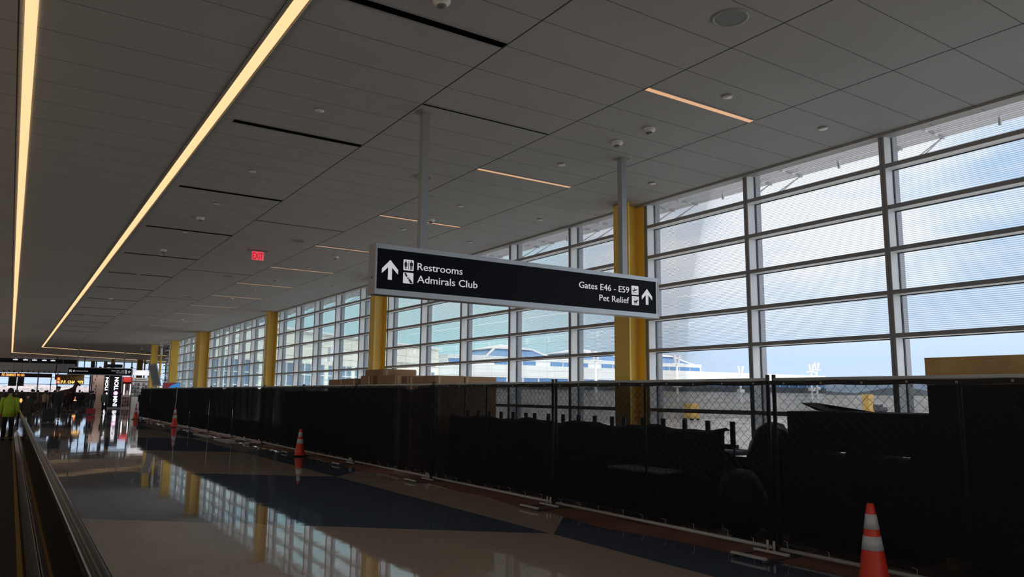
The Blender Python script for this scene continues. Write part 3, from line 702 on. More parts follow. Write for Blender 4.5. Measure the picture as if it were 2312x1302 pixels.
# ================================================================== CONES
def cone(x,y,h,label,wide=1.0):
    r=root('traffic_cone',(x,y,0),label,'traffic cone','orange traffic cones'); o=r.location
    s=0.185*wide
    b=MB(o); b.box(x-s,x+s,y-s,y+s,0.008,0.036,bev=0.008); b.build('base',coneblk,r)
    R0,R1=0.135*wide,0.030
    def rad(t): return R0+(R1-R0)*t
    def ring(t0,t1,grow=0.0):
        return [(rad(t0)+grow,0.036+(h-0.036)*t0),(rad(t1)+grow,0.036+(h-0.036)*t1)]
    b=MB(o); b.lathe([(rad(0)+0.02,0.036),(rad(0.02),0.05)]+[(rad(t),0.036+(h-0.036)*t) for t in (0.1,0.3,0.5,0.7,0.9,0.985)]+[(R1-0.006,h),(R1-0.012,h),(R1-0.012,h-0.03)],(x,y,0),28); b.build('body',orange,r)
    for t0,t1 in ((0.43,0.60),(0.685,0.87)):
        b=MB(o); b.lathe([(rad(t0),0.036+(h-0.036)*t0)]+ring(t0,t1,0.0025)+[(rad(t1),0.036+(h-0.036)*t1)],(x,y,0),28); b.build('reflective_collar',reflect,r)
    return r
cone(6.50,4.00,0.73,'nearest orange traffic cone with two white bands, at the bottom right',1.0)
cone(6.56,20.1,0.72,'second orange traffic cone, standing below the cardboard boxes at the fence',1.0)
cone(6.60,38.8,0.93,'third orange cone, in front of the fence where a white cable hangs',1.05)
cone(6.42,50.6,0.93,'furthest orange cone, at the far end of the fence',1.05)
b=MB(); b.tube([(6.87,40.3,1.82),(6.86,40.25,1.2),(6.88,40.6,0.9),(6.86,40.4,0.3),(6.8,40.3,0.02)],0.012,6); tag(b.build('cable',mat('white_cable',(0.6,0.6,0.6),0.5)),'thin white cable hanging down the fence behind the third cone','cable')

# ================================================================== STORED THINGS BEHIND THE FENCE
def carton(x0,x1,y0,y1,z0,z1,label,m=card,group='cardboard boxes behind the fence'):
    r=root('cardboard_box',((x0+x1)/2,(y0+y1)/2,z0),label,'box',group); o=r.location; e=0.003
    b=MB(o); b.box(x0,x1,y0,y1,z0,z1-0.004,bev=0.006); b.build('carton',m,r)
    ym=(y0+y1)/2
    b=MB(o)
    for s_ in (0,1): b.box(x0+0.004,x1-0.004,(y0+0.003) if s_==0 else ym+0.002,(ym-0.002) if s_==0 else y1-0.003,z1-0.0045,z1)
    b.build('top_flaps',m,r)
    b=MB(o); b.box(x0-e,x0,y0+0.02,y0+0.075,z0+0.01,z1-0.02); b.box(x0+0.03,x0+0.08,y0-e,y0,z0+0.01,z1-0.02); b.build('tape',tape,r)
    b=MB(o); zc=z0+(z1-z0)*0.55; b.box(x0-e,x0-0.0005,ym-0.035,ym+0.035,zc-0.014,zc+0.014); b.build('hand_hole',black,r)
    return r
cb=[(7.40,8.05,14.0,14.65,0.0,0.70),(7.40,8.05,14.0,14.65,0.701,1.40),(7.40,8.05,14.0,14.65,1.401,2.05),(8.07,8.86,14.0,14.65,0.0,0.70),(8.07,8.86,14.0,14.65,0.701,1.40),(8.07,8.86,14.0,14.65,1.401,2.04),
(7.40,8.24,16.0,17.1,0.0,0.80),(7.40,8.24,16.0,17.1,0.801,1.58),(7.40,8.24,16.0,17.1,1.581,2.09),(7.60,8.45,17.12,18.35,0.0,1.05),(7.60,8.45,17.12,18.35,1.051,2.08),(7.60,8.45,17.12,18.35,2.081,2.26),
(7.38,7.58,17.5,18.1,0.0,1.30),(7.38,7.58,17.5,18.1,1.301,2.10),(7.35,8.1,18.4,19.3,0.0,1.2),(7.35,8.1,18.4,19.3,1.201,2.04),(7.35,8.0,19.32,20.3,0.0,1.2),(7.35,8.0,19.32,20.3,1.201,2.03),(7.38,7.75,15.3,15.7,0.0,1.25),(7.38,7.75,15.3,15.7,1.251,2.05),(7.45,7.85,18.35-0.4,18.39,2.1,2.2)]
cl=['bottom cardboard box below the long pale box right of the yellow column','middle cardboard box below the long pale box right of the yellow column','wide pale cardboard box on top, second from the right end of the row','bottom cardboard box at the right end of the box row','middle cardboard box at the right end of the box row','topmost cardboard box at the right end of the box row','bottom cardboard box of the central stack','second cardboard box of the central stack','large cardboard box showing above the fence in the centre of the row','tall bottom cardboard box under the highest one','cardboard box directly under the highest flat one','highest flat cardboard box, in front of the yellow column','narrow lower cardboard box left of the central stack','narrow cardboard box peeking above the fence left of the central stack','lower cardboard box second from the left end of the row','cardboard box second from the left end of the row','lower cardboard box at the left end of the row','leftmost cardboard box showing above the fence','lower dark cardboard box in front of the central stack','dark red-brown cardboard box in front of the central stack','small']
for (q,l_,i) in zip(cb[:-1],cl[:-1],range(99)): carton(*q,l_,cardd if i in (18,19) else card)
# plywood crate
r=root('plywood_crate',(8.2,3.1,0),'tall dark crate topped by a plywood board above the fence at the right edge','crate'); o=r.location
b=MB(o); b.box(7.80,7.825,1.9,4.12,1.80,2.075); b.build('side_board',ply,r)
b=MB(o); b.box(7.80,8.70,1.92,4.11,0.12,1.799); b.box(7.83,8.70,1.95,4.06,1.7995,2.0); b.build('box',mat('dark_board',(0.05,0.045,0.04),0.8),r)
b=MB(o); b.lathe([(0.0,0),(0.018,0.0)],(0,0,0),12); b.rot(-math.pi/2,'Y'); k=b.build('knot_hole',black,r); k.location=(7.799-o.x,3.62-o.y,2.0-o.z)
for y in (2.0,3.0,3.95):
    b=MB(o); b.box(7.82,8.72,y,y+0.1,0.005,0.119); b.build('skid',ply,r)
# dark crate and bag
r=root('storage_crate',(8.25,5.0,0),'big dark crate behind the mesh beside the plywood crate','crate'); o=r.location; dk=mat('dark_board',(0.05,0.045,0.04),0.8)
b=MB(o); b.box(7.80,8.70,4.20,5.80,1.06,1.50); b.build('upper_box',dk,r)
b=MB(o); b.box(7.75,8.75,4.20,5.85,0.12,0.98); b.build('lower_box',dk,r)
for y in (4.22,4.95,5.72):
    b=MB(o); b.box(7.78,8.72,y,y+0.1,0.005,0.119); b.build('skid',dk,r)
    b=MB(o); b.box(7.78,8.72,y,y+0.1,0.981,1.059); b.build('skid',dk,r)
b=MB(o); b.prism([(5.35,1.502),(5.72,1.60),(5.5,1.512),(5.0,1.51),(4.8,1.502)],'x',7.95,8.25); b.build('loose_flap',dk,r,fixn=True)
b=MB(); b.sphere((8.15,6.28,0.64),0.5,0,20,(0.72,0.68,1.42)); 
rnd=random.Random(2)
for v in b.bm.verts:
    v.co+=Vector((rnd.uniform(-1,1),rnd.uniform(-1,1),rnd.uniform(-1,1)))*0.03
    if v.co.z<0.006: v.co.z=0.006
tag(b.build('rubbish_bag',mat('black_bag_film',(0.012,0.013,0.018),0.35)),'bulging black bag leaning on the dark crate behind the mesh','bag')
b=MB(); b.sphere((7.46,6.22,0.40),0.36,0,16,(0.85,0.8,1.14)); rnd=random.Random(6)
for v in b.bm.verts:
    v.co+=Vector((rnd.uniform(-1,1),rnd.uniform(-1,1),rnd.uniform(-1,1)))*0.025
    if v.co.z<0.006: v.co.z=0.006
b.bm.normal_update()
tag(b.build('rubbish_bag',MC['black_bag_film']),'smaller dark bag on the floor in front of the bulging one','bag')
r=root('storage_crate',(8.1,23.0,0),'long dark crate added behind the fence to darken the mesh, left of the cardboard boxes','crate'); o=r.location  # added dark block that keeps window brightness from showing through the mesh
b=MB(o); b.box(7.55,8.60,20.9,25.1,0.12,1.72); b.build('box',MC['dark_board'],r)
for y in (21.0,22.9,24.9):
    b=MB(o); b.box(7.58,8.58,y,y+0.1,0.005,0.119); b.build('skid',MC['dark_board'],r)
# benches (airport gate seating), stored upright with a second one upturned on top
def bench_proto():
    r=root('gate_bench',(0,0,0),'','bench','stored gate benches'); n_=4; P=0.595
    b=MB(); b.box(-0.03,0.03,0.05,n_*P-0.05,0.30,0.36); b.build('beam',seatf,r)
    for k in range(6):
        y=0.12+k*(n_*P-0.24)/5
        b=MB(); b.tube([(0,y,0.30),(0,y,0.0)],0.036,8); b.build('leg',seatf,r)
    for i in range(n_):
        y0=i*P+0.04
        b=MB(); b.box(-0.27,0.20,y0,y0+0.52,0.38,0.44,bev=0.02); s=b.build('seat',seatm,r)
        b=MB(); b.box(-0.275,-0.245,y0-0.004,y0+0.524,0.372,0.392); b.build('edge_wrap',wrap,s)
        b=MB(); b.prism([(0.20,0.42),(0.25,0.42),(0.32,0.86),(0.27,0.86)],'y',y0,y0+0.52); b.build('backrest',seatm,r,fixn=True)
    for i in range(n_+1):
        y=i*P+0.0; b=MB(); b.tube([(-0.18,y,0.33),(-0.18,y,0.62),(0.12,y,0.62),(0.12,y,0.33)],0.015,6); b.build('armrest',seatf,r)
    return r
bp_=bench_proto()
for i,y in enumerate([6.72,9.14,11.56]):
    lo=bp_ if i==0 else dup(bp_,(8.05,y,0),None)
    lo.location=(8.05,y,0)
    hi=dup(bp_,(8.05,y,1.335),None); hi.rotation_euler=(0,math.pi,0)
    w=['nearest the black bag','level with the large yellow column','next to the cardboard boxes'][i]
    lo['label']='upright navy gate bench behind the mesh, '+w; hi['label']='upturned gate bench with its feet in the air, '+w

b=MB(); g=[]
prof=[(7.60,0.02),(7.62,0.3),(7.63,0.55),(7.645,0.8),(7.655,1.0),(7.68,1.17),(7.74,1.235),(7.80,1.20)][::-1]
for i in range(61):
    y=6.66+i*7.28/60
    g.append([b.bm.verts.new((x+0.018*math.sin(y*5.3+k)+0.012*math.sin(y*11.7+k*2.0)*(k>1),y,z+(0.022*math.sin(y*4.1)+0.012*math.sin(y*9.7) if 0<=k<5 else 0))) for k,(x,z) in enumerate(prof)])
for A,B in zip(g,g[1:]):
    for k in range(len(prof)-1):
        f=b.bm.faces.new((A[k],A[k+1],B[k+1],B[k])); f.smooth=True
sh=b.build('plastic_sheet',mat('navy_plastic_sheet',(0.008,0.010,0.018),0.5))  # added to hide the lit floor and bench legs, darkening the mesh
tag(sh,'dark plastic sheet added over the stored benches to keep it dark behind the mesh','sheet')
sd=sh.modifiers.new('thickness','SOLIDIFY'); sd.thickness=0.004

r=root('folding_table',(7.30,7.75,0),'white table top low down behind the mesh, under the large yellow column','table'); o=r.location
b=MB(o); b.box(7.08,7.54,7.25,8.25,0.66,0.69,bev=0.005); b.build('table_top',mat('table_white',(0.7,0.7,0.72),0.4),r)
for x in (7.12,7.50):
    for y in (7.32,8.18):
        b=MB(o); b.tube([(x,y,0.006),(x,y,0.66)],0.014,6); b.build('leg',seatf,r)

# ================================================================== MOVING WALKWAY
r=root('moving_walkway',(-0.35,14,0),'moving walkway at the left edge, with dark belt, yellow edge lines and smoked glass balustrade','walkway'); o=r.location
wy0,wy1=-4.0,33.0
beltm=mat('walkway_belt',(0.030,0.022,0.020),0.75); bn_=beltm.node_tree.nodes; bl_=beltm.node_tree.links
g_=bn_.new('ShaderNodeNewGeometry'); s_=bn_.new('ShaderNodeSeparateXYZ'); bl_.new(g_.outputs['Position'],s_.inputs[0])
fx=math_node(bn_,bl_,'LESS_THAN',math_node(bn_,bl_,'FRACT',math_node(bn_,bl_,'DIVIDE',s_.outputs['X'],0.012)),0.45)
mx_=bn_.new('ShaderNodeMix'); mx_.data_type='RGBA'; mx_.inputs[6].default_value=(0.045,0.032,0.028,1); mx_.inputs[7].default_value=(0.012,0.010,0.010,1); bl_.new(fx,mx_.inputs[0]); bl_.new(mx_.outputs[2],bn_['Principled BSDF'].inputs['Base Color'])
ylw=mat('yellow_edge_line',(0.42,0.24,0.015),0.6)
skirtm=mat('brushed_steel_skirt',(0.33,0.31,0.31),0.28,0.85)
b=MB(o); b.box(-0.93,0.245,wy0,wy1,0.002,0.010); b.build('belt',beltm,r)
for x in (0.195,-0.90):
    b=MB(o); b.box(x,x+0.045,wy0,wy1,0.0105,0.013); b.build('edge_line',ylw,r)
for s_,nm in ((1,'right'),(-1,'left')):
    def X(v): return v if s_==1 else -0.69-v+0.0
    def bx(bm,a,c,*rest,**k): bm.box(min(X(a),X(c)),max(X(a),X(c)),*rest,**k)
    b=MB(o); bx(b,0.25,0.262,wy0,wy1,0.010,0.11); b.build('skirt',black,r)
    b=MB(o); b.prism([(X(0.250),0.11),(X(0.262),0.11),(X(0.325),0.20),(X(0.325),0.215),(X(0.315),0.215)],'y',wy0,wy1); b.build('inner_deck',skirtm,r,fixn=True)
    b=MB(o); bx(b,0.355,0.43,wy0,wy1,0.010,0.215,bev=0.005); b.build('outer_deck',skirtm,r)
    b=MB(o); bx(b,0.330,0.342,wy0,wy1-1.0,0.20,0.93); b.build('balustrade_glass',M_smoke,r)
    hr=mat('black_handrail_rubber',(0.014,0.012,0.010),0.13,spec=0.06)
    c=X(0.337); pts=[(c,wy0,0.975)]+[(c,y,0.975) for y in (5,15,25,wy1-0.8)]+[(c,wy1-0.45,0.95),(c,wy1-0.22,0.86),(c,wy1-0.10,0.70),(c,wy1-0.12,0.55),(c,wy1-0.25,0.42),(c,wy1-0.5,0.34),(c,wy1-0.9,0.30)]
    b=MB(o)
    prof=[(-0.038,-0.022),(-0.040,0.0),(-0.034,0.014),(-0.02,0.021),(0.02,0.021),(0.034,0.014),(0.040,0.0),(0.038,-0.022)]
    rings=[]
    for i,p in enumerate(pts):
        p=Vector(p); d=(Vector(pts[min(i+1,len(pts)-1)])-Vector(pts[max(i-1,0)])).normalized(); n_=Vector((1,0,0)).cross(d)
        rings.append([b.bm.verts.new(p+Vector((1,0,0))*u+n_*v-o) for u,v in prof])
    for A,B in zip(rings,rings[1:]):
        for k in range(len(prof)):
            f=b.bm.faces.new((A[k],A[(k+1)%len(prof)],B[(k+1)%len(prof)],B[k])); f.smooth=True
    b.build('handrail',hr,r,fixn=True)
    b=MB(o); bx(b,0.322,0.327,wy0,wy1-0.8,0.935,0.957); bx(b,0.345,0.350,wy0,wy1-0.8,0.935,0.957); b.build('handrail_track',skirtm,r)

# ================================================================== PEOPLE
def skin_mesh(name, nodes, edges, rootk, sub=1):
    """nodes: key -> ((x,y,z), rx, ry)"""
    keys=list(nodes); idx={k:i for i,k in enumerate(keys)}
    me=bpy.data.meshes.new(name); me.from_pydata([nodes[k][0] for k in keys],[(idx[a],idx[b_]) for a,b_ in edges],[])
    ob=bpy.data.objects.new('tmp',me); COL.objects.link(ob)
    md=ob.modifiers.new('s','SKIN'); md.use_smooth_shade=True; md.branch_smoothing=0.4
    if sub: ob.modifiers.new('u','SUBSURF').levels=sub; 
    if not me.skin_vertices:
        bm=bmesh.new(); bm.from_mesh(me); bm.verts.layers.skin.verify(); bm.to_mesh(me); bm.free()
    for i,k in enumerate(keys):
        sv=me.skin_vertices[0].data[i]; sv.radius=(nodes[k][1],nodes[k][2]); sv.use_root=(k==rootk)
    dg=bpy.context.evaluated_depsgraph_get(); out_=bpy.data.meshes.new_from_object(ob.evaluated_get(dg)); out_.name=name
    bpy.data.objects.remove(ob); out_.materials.clear(); return out_
def pose_joints(pose):
    J={}
    J['pel']=(0,0,0.97); J['waist']=(0,-0.005,1.10); J['chest']=(0,0,1.30); J['nb']=(0,0.005,1.46); J['neck']=(0,-0.005,1.52)
    sw={'stand':(0.0,0.0),'walk':(0.30,-0.26),'stroll':(-0.24,0.24)}[pose]
    for s,sd,a in ((-1,'L',sw[0]),(1,'R',sw[1])):
        J['hip'+sd]=(0.10*s,0,0.90)
        fwd=a>0
        J['kn'+sd]=(0.105*s,-a*0.62-(0.05 if a else 0.01),0.50+(0.015 if a else 0)); J['an'+sd]=(0.11*s,-a if fwd else -a,0.09+(0.06 if a<-0.1 else 0)); 
        J['toe'+sd]=(0.125*s,J['an'+sd][1]-0.16,0.045+(0.0 if a>=-0.1 else -0.0))
        J['sh'+sd]=(0.185*s,0.0,1.41)
        b_=-a*0.75
        J['el'+sd]=(0.235*s,-b_*0.45+0.02,1.13); J['wr'+sd]=(0.235*s,-b_-0.04,0.885+abs(b_)*0.12)
    return J
PM={}
def person_meshes(pose):
    if pose in PM: return PM[pose]
    J=pose_joints(pose); V=lambda k:J[k]
    n={'pel':(J['pel'],.135,.10),'waist':(J['waist'],.125,.095),'chest':(J['chest'],.145,.10),'nb':(J['nb'],.06,.06),'neck':(J['neck'],.052,.055),
       'chin':((0,-0.022,1.578),.052,.062),'face':((0,-0.012,1.64),.072,.088),'crown':((0,0.0,1.715),.068,.085),'nose':((0,-0.118,1.645),.013,.016),
       'earL':((-0.083,0.0,1.65),.012,.020),'earR':((0.083,0.0,1.65),.012,.020)}
    e=[('pel','waist'),('waist','chest'),('chest','nb'),('nb','neck'),('neck','chin'),('chin','face'),('face','crown'),('face','nose'),('face','earL'),('face','earR')]
    for s,sd in ((-1,'L'),(1,'R')):
        n['hip'+sd]=(J['hip'+sd],.085,.085); n['kn'+sd]=(J['kn'+sd],.056,.058); n['an'+sd]=(J['an'+sd],.038,.042); n['toe'+sd]=(J['toe'+sd],.036,.03)
        n['sh'+sd]=(J['sh'+sd],.062,.062); n['el'+sd]=(J['el'+sd],.042,.042); n['wr'+sd]=(J['wr'+sd],.027,.031)
        w=Vector(J['wr'+sd]); n['palm'+sd]=(tuple(w+Vector((0,-0.01,-0.07))),.016,.036)
        e+= [('pel','hip'+sd),('hip'+sd,'kn'+sd),('kn'+sd,'an'+sd),('an'+sd,'toe'+sd),('chest','sh'+sd),('sh'+sd,'el'+sd),('el'+sd,'wr'+sd),('wr'+sd,'palm'+sd)]
        for f,(dy,ln) in enumerate(((-0.030,.07),(-0.010,.08),(0.010,.075),(0.028,.058))):
            b_=w+Vector((0,-0.01+dy,-0.105)); c_=b_+Vector((-0.012*s,dy*0.2-0.004,-ln*0.5)); d_=c_+Vector((-0.02*s,-0.004,-ln*0.45))
            n['f%d%s'%(f,sd)]=(tuple(b_),.009,.009); n['g%d%s'%(f,sd)]=(tuple(c_),.0085,.0085); n['h%d%s'%(f,sd)]=(tuple(d_),.0075,.0075)
            e+=[('palm'+sd,'f%d%s'%(f,sd)),('f%d%s'%(f,sd),'g%d%s'%(f,sd)),('g%d%s'%(f,sd),'h%d%s'%(f,sd))]
        t=w+Vector((-0.012*s,-0.045,-0.06)); n['t1'+sd]=(tuple(t),.010,.010); n['t2'+sd]=(tuple(t+Vector((-0.012*s,-0.018,-0.04))),.009,.009)
        e+=[('palm'+sd,'t1'+sd),('t1'+sd,'t2'+sd)]
    body=skin_mesh('body',n,e,'pel',2)
    b=MB(); prev=None; K=16
    for z,rx,ry in ((0.80,.182,.128),(0.805,.190,.136),(0.95,.184,.130),(1.10,.172,.120),(1.28,.195,.130),(1.39,.190,.115),(1.445,.120,.090),(1.485,.072,.072),(1.505,.068,.070)):
        ring=[b.bm.verts.new((rx*math.cos(2*math.pi*k/K),0.005+ry*math.sin(2*math.pi*k/K),z)) for k in range(K)]
        if prev:
            for k in range(K): f=b.bm.faces.new((prev[k],prev[(k+1)%K],ring[(k+1)%K],ring[k])); f.smooth=True
        prev=ring
    for s_,sd in ((-1,'L'),(1,'R')):
        S_=Vector(J['sh'+sd]); E_=Vector(J['el'+sd]); C_=E_.lerp(Vector(J['wr'+sd]),0.95)
        b.tube([S_+Vector((-0.06*s_,0,0.0)),S_+Vector((0.015*s_,0,-0.01)),S_.lerp(E_,0.45),E_,E_.lerp(C_,0.5),C_],[0.060,0.082,0.070,0.060,0.054,0.047],12)
    jo=b.build('jacket',black); jacket=jo.data; jacket.materials.clear(); bpy.data.objects.remove(jo)
    n={'pel':((0,0,0.95),.115,.085)}; e=[]
    for sd in 'LR':
        n['hip'+sd]=(J['hip'+sd],.102,.10); n['kn'+sd]=(J['kn'+sd],.074,.076); n['an'+sd]=(tuple(Vector(J['an'+sd])+Vector((0,0,0.01))),.064,.068)
        e+=[('pel','hip'+sd),('hip'+sd,'kn'+sd),('kn'+sd,'an'+sd)]
    trousers=skin_mesh('trousers',n,e,'pel',2)
    shoes=[]
    for sd in 'LR':
        a=Vector(J['an'+sd]); t=Vector(J['toe'+sd])
        shoes.append(skin_mesh('shoe',{'heel':((a.x,a.y+0.04,t.z+0.005),.045,.045),'mid':((a.x,a.y-0.05,t.z+0.006),.045,.044),'toe':(tuple(t+Vector((0,0.0,-0.003))),.043,.034)},[('heel','mid'),('mid','toe')],'mid'))
    b=MB(); b.sphere((0,0.014,1.678),0.103,0,16,(0.88,1.02,1.06))
    dl=[v for v in b.bm.verts if (v.co.y<-0.035 and v.co.z<1.735) or v.co.z<1.60]
    bmesh.ops.delete(b.bm,geom=dl,context='VERTS'); ho=b.build('hair',black); hair=ho.data; hair.materials.clear(); bpy.data.objects.remove(ho)
    b=MB()
    for s in (-1,1): b.sphere((0.031*s,-0.098,1.672),0.012,0,8)
    ey=b.build('eyes',black).data; bpy.data.objects.remove([o_ for o_ in bpy.data.objects if o_.data==ey][0])
    b=MB(); b.lathe([(0.108,1.705),(0.108,1.73),(0.095,1.775),(0.06,1.802),(0,1.81)],(0,0.008,0),18); b.prism([(-0.075,-0.08),(0.075,-0.08),(0.055,-0.185),(-0.055,-0.185)][::-1],'z',1.705,1.716)
    cap=b.build('cap',black,fixn=True).data; bpy.data.objects.remove([o_ for o_ in bpy.data.objects if o_.data==cap][0])
    b=MB(); b.box(-0.16,0.16,0.13,0.30,0.98,1.42,bev=0.04)
    pack=b.build('backpack',black).data; bpy.data.objects.remove([o_ for o_ in bpy.data.objects if o_.data==pack][0])
    PM[pose]=dict(body=body,jacket=jacket,trousers=trousers,shoes=shoes,hair=hair,eyes=ey,cap=cap,backpack=pack); return PM[pose]
def addm(me,name,m,par):
    if not me.materials: me.materials.append(skin)
    o_=bpy.data.objects.new(name,me); COL.objects.link(o_); o_.parent=par
    o_.material_slots[0].link='OBJECT'; o_.material_slots[0].material=m; return o_
def person(x,y,rz,h,label,pose='walk',jac=(0.02,0.02,0.025),tro=(0.02,0.02,0.025),hair=(0.015,0.012,0.01),cap=None,pack=None,sk=(0.42,0.25,0.17)):
    r=root('person',(x,y,0),label,'person','people at the far end of the hall',rz); r.scale=(h/1.80,)*3
    P=person_meshes(pose); c=lambda t,k:mat('%s_%d_%d_%d'%(t,*[int(v*1000) for v in k]),k,0.8)
    addm(P['body'],'body',c('skin',sk),r); addm(P['jacket'],'jacket',c('cloth',jac),r); addm(P['trousers'],'trousers',c('cloth',tro),r)
    for s in P['shoes']: addm(s,'shoe',black,r)
    if cap: addm(P['cap'],'cap',c('cloth',cap),r)
    addm(P['hair'],'hair',c('hair',hair),r); addm(P['eyes'],'eyes',black,r)
    if pack: addm(P['backpack'],'backpack',c('cloth',pack),r)
    return r
PI=math.pi
lime=(0.30,0.42,0.02)
r=person(0.03,30.3,PI*0.92,1.76,'worker in a lime high-visibility vest on the moving walkway at the left edge','stand',jac=lime,tro=(0.012,0.013,0.02))
b=MB(); b.sphere((0.245,-0.05,0.87),0.055,0,10); b.build('glove',mat('orange_glove',(0.7,0.10,0.02),0.7),r)
person(0.62,35.4,PI,1.62,'person in dark brown clothes standing just right of the high-visibility vest','stand',jac=(0.03,0.024,0.016),tro=(0.025,0.02,0.012))
person(0.32,50.7,PI,1.70,'person with a flat pale-brimmed hat and dark coat at the left','stroll',jac=(0.022,0.018,0.018),cap=(0.25,0.23,0.21))
person(1.30,62.2,PI,1.78,'tall person all in black walking away left of the brown coat','walk',jac=(0.012,0.012,0.016))
person(1.75,66.5,PI,1.72,'person in a brown coat walking away, left of the tan jacket','stroll',jac=(0.11,0.07,0.06),tro=(0.035,0.025,0.02))
person(2.32,69.6,PI,1.70,'person in a tan jacket and dark trousers walking away','walk',jac=(0.34,0.24,0.14),tro=(0.02,0.02,0.025))
person(2.25,49.1,0,1.90,'man in a cap and navy jacket walking towards the camera with a suitcase','walk',jac=(0.014,0.018,0.030),tro=(0.028,0.024,0.020),cap=(0.012,0.012,0.014))
person(4.00,69.2,PI,1.80,'person in dark clothes with a backpack, right of the man in the cap','stroll',jac=(0.03,0.022,0.02),pack=(0.05,0.015,0.015))
person(5.15,77.0,PI,1.76,'dark figure in the middle distance left of the red bag','stand')
person(4.85,62.0,PI,1.70,'person in black with a light collar, standing by the red bag','stand',jac=(0.015,0.013,0.016))
person(6.10,65.6,PI*0.95,1.74,'person in a grey-green jacket and black trousers before the beige display','walk',jac=(0.10,0.14,0.12),tro=(0.012,0.012,0.014))
person(8.9,67.5,PI,1.72,'shopper in black before the white product stand','stand',jac=(0.02,0.02,0.03))
bgp=[(0.9,80.0,'stand'),(1.9,84.0,'stroll'),(2.9,82.0,'stand'),(3.6,86.5,'walk'),(4.4,83.0,'stand'),(5.9,85.0,'stroll'),(6.6,82.0,'stand'),(0.2,86.0,'walk'),(-0.4,75.0,'stand'),(3.2,75.5,'walk')]
bw=['far left by the takeaway counter','second from the left before the far windows','third from the left before the far windows','in the middle before the far windows','below the vertical red sign','right of the horse statue','nearest the beige display wall','at the counter under the menu boards','at the left edge, in front of the counter','walking behind the man in the cap']
for (x,y,ps),w in zip(bgp,bw): person(x,y,PI if ps!='stand' else PI*0.8,random.uniform(1.62,1.82),'dark silhouetted traveller in the crowd, '+w,ps,jac=(random.uniform(.01,.03),)*3,tro=(0.015,0.014,0.016))
def suitcase(x,y,col,label,h=0.62,w=0.42):
    r=root('suitcase',(x,y,0),label,'suitcase'); o=r.location; m=mat('case_%d'%int(col[0]*1000),col,0.5)
    b=MB(o); b.box(x-w/2,x+w/2,y-0.13,y+0.13,0.06,0.06+h,bev=0.03); b.build('shell',m,r)
    for dx in (-1,1):
        for dy in (-1,1):
            b=MB(o); b.tube([(x+dx*w*0.4-0.015,y+dy*0.09,0.03),(x+dx*w*0.4+0.015,y+dy*0.09,0.03)],0.03,10); b.build('wheel',black,r)
    b=MB(o); b.tube([(x-0.1,y+0.1,0.06+h-0.01),(x-0.1,y+0.1,1.02),(x+0.1,y+0.1,1.02),(x+0.1,y+0.1,0.06+h-0.01)],0.01,6); b.build('pull_handle',galv,r)
suitcase(1.80,46.8,(0.015,0.015,0.016),'black wheeled suitcase beside the man in the navy jacket',0.66,0.60)
suitcase(4.90,61.3,(0.30,0.015,0.02),'red wheeled case at the feet of the person in black',0.40,0.55)

# ================================================================== FAR END OF THE HALL
r=root('display_screen',(8.2,50.05,0),'blue and red advertising screen showing above the far end of the fence','screen'); o=r.location
b=MB(o); b.box(7.70,8.71,50.0,50.10,1.35,2.23,bev=0.01); b.build('housing',mat('screen_bezel',(0.35,0.35,0.36),0.4),r)
b=MB(o); b.box(7.75,8.66,49.994,49.999,1.40,2.19); b.build('screen',mat('screen_blue',(0.02,0.1,0.3),0.4,emit=(0.03,0.22,0.55),es=0.8),r)
b=MB(o); b.prism([(7.75,1.40),(7.95,1.40),(8.02,1.92),(8.25,2.08),(8.55,2.19),(7.75,2.19)],'y',49.988,49.9935); b.build('picture',mat('screen_red',(0.2,0.02,0.02),0.4,emit=(0.10,0.012,0.018),es=0.8),r,fixn=True)
b=MB(o); b.box(8.1,8.3,50.02,50.08,0.02,1.35); b.box(7.9,8.5,49.85,50.25,0.0,0.02); b.build('stand',black,r)
r=root('leaning_panel',(7.55,52,0),'grey slatted panel tilted to the left, standing up behind the end of the fence','panel'); o=r.location
b=MB(o); pts=[(7.44,1.98),(7.90,2.04),(7.54,3.43),(7.12,3.34)]; b.prism(pts,'y',51.98,52.10); b.build('board',mat('grey_ribbed_board',(0.22,0.22,0.24),0.5),r,fixn=True)
b=MB(o)
for t in (0.2,0.4,0.6,0.8):
    p=Vector(pts[0]).lerp(Vector(pts[1]),t); q=Vector(pts[3]).lerp(Vector(pts[2]),t); b.prism([(p.x-0.012,p.y+0.1),(p.x+0.012,p.y+0.1),(q.x+0.012,q.y-0.1),(q.x-0.012,q.y-0.1)],'y',51.96,51.979)
b.build('slat',mat('grey_slat',(0.13,0.13,0.14),0.5),r,fixn=True)
b=MB(o); b.prism([(7.86,2.03),(7.92,2.05),(7.57,3.45),(7.50,3.42)],'y',51.95,52.13); b.build('edge_rail',alum,r,fixn=True)
b=MB(o); b.tube([(7.65,52.05,0.02),(7.65,52.05,2.02)],0.05,10); b.box(7.35,7.95,51.8,52.3,0,0.03); b.build('stand',galv,r)

glowo=mat('orange_neon_letters',(0.9,0.5,0.2),0.5,emit=(1.0,0.42,0.10),es=2.2); glowy=mat('yellow_neon_letters',(0.9,0.6,0.2),0.5,emit=(1.0,0.60,0.14),es=2.0)
maroon=mat('maroon_fascia',(0.06,0.012,0.012),0.5)
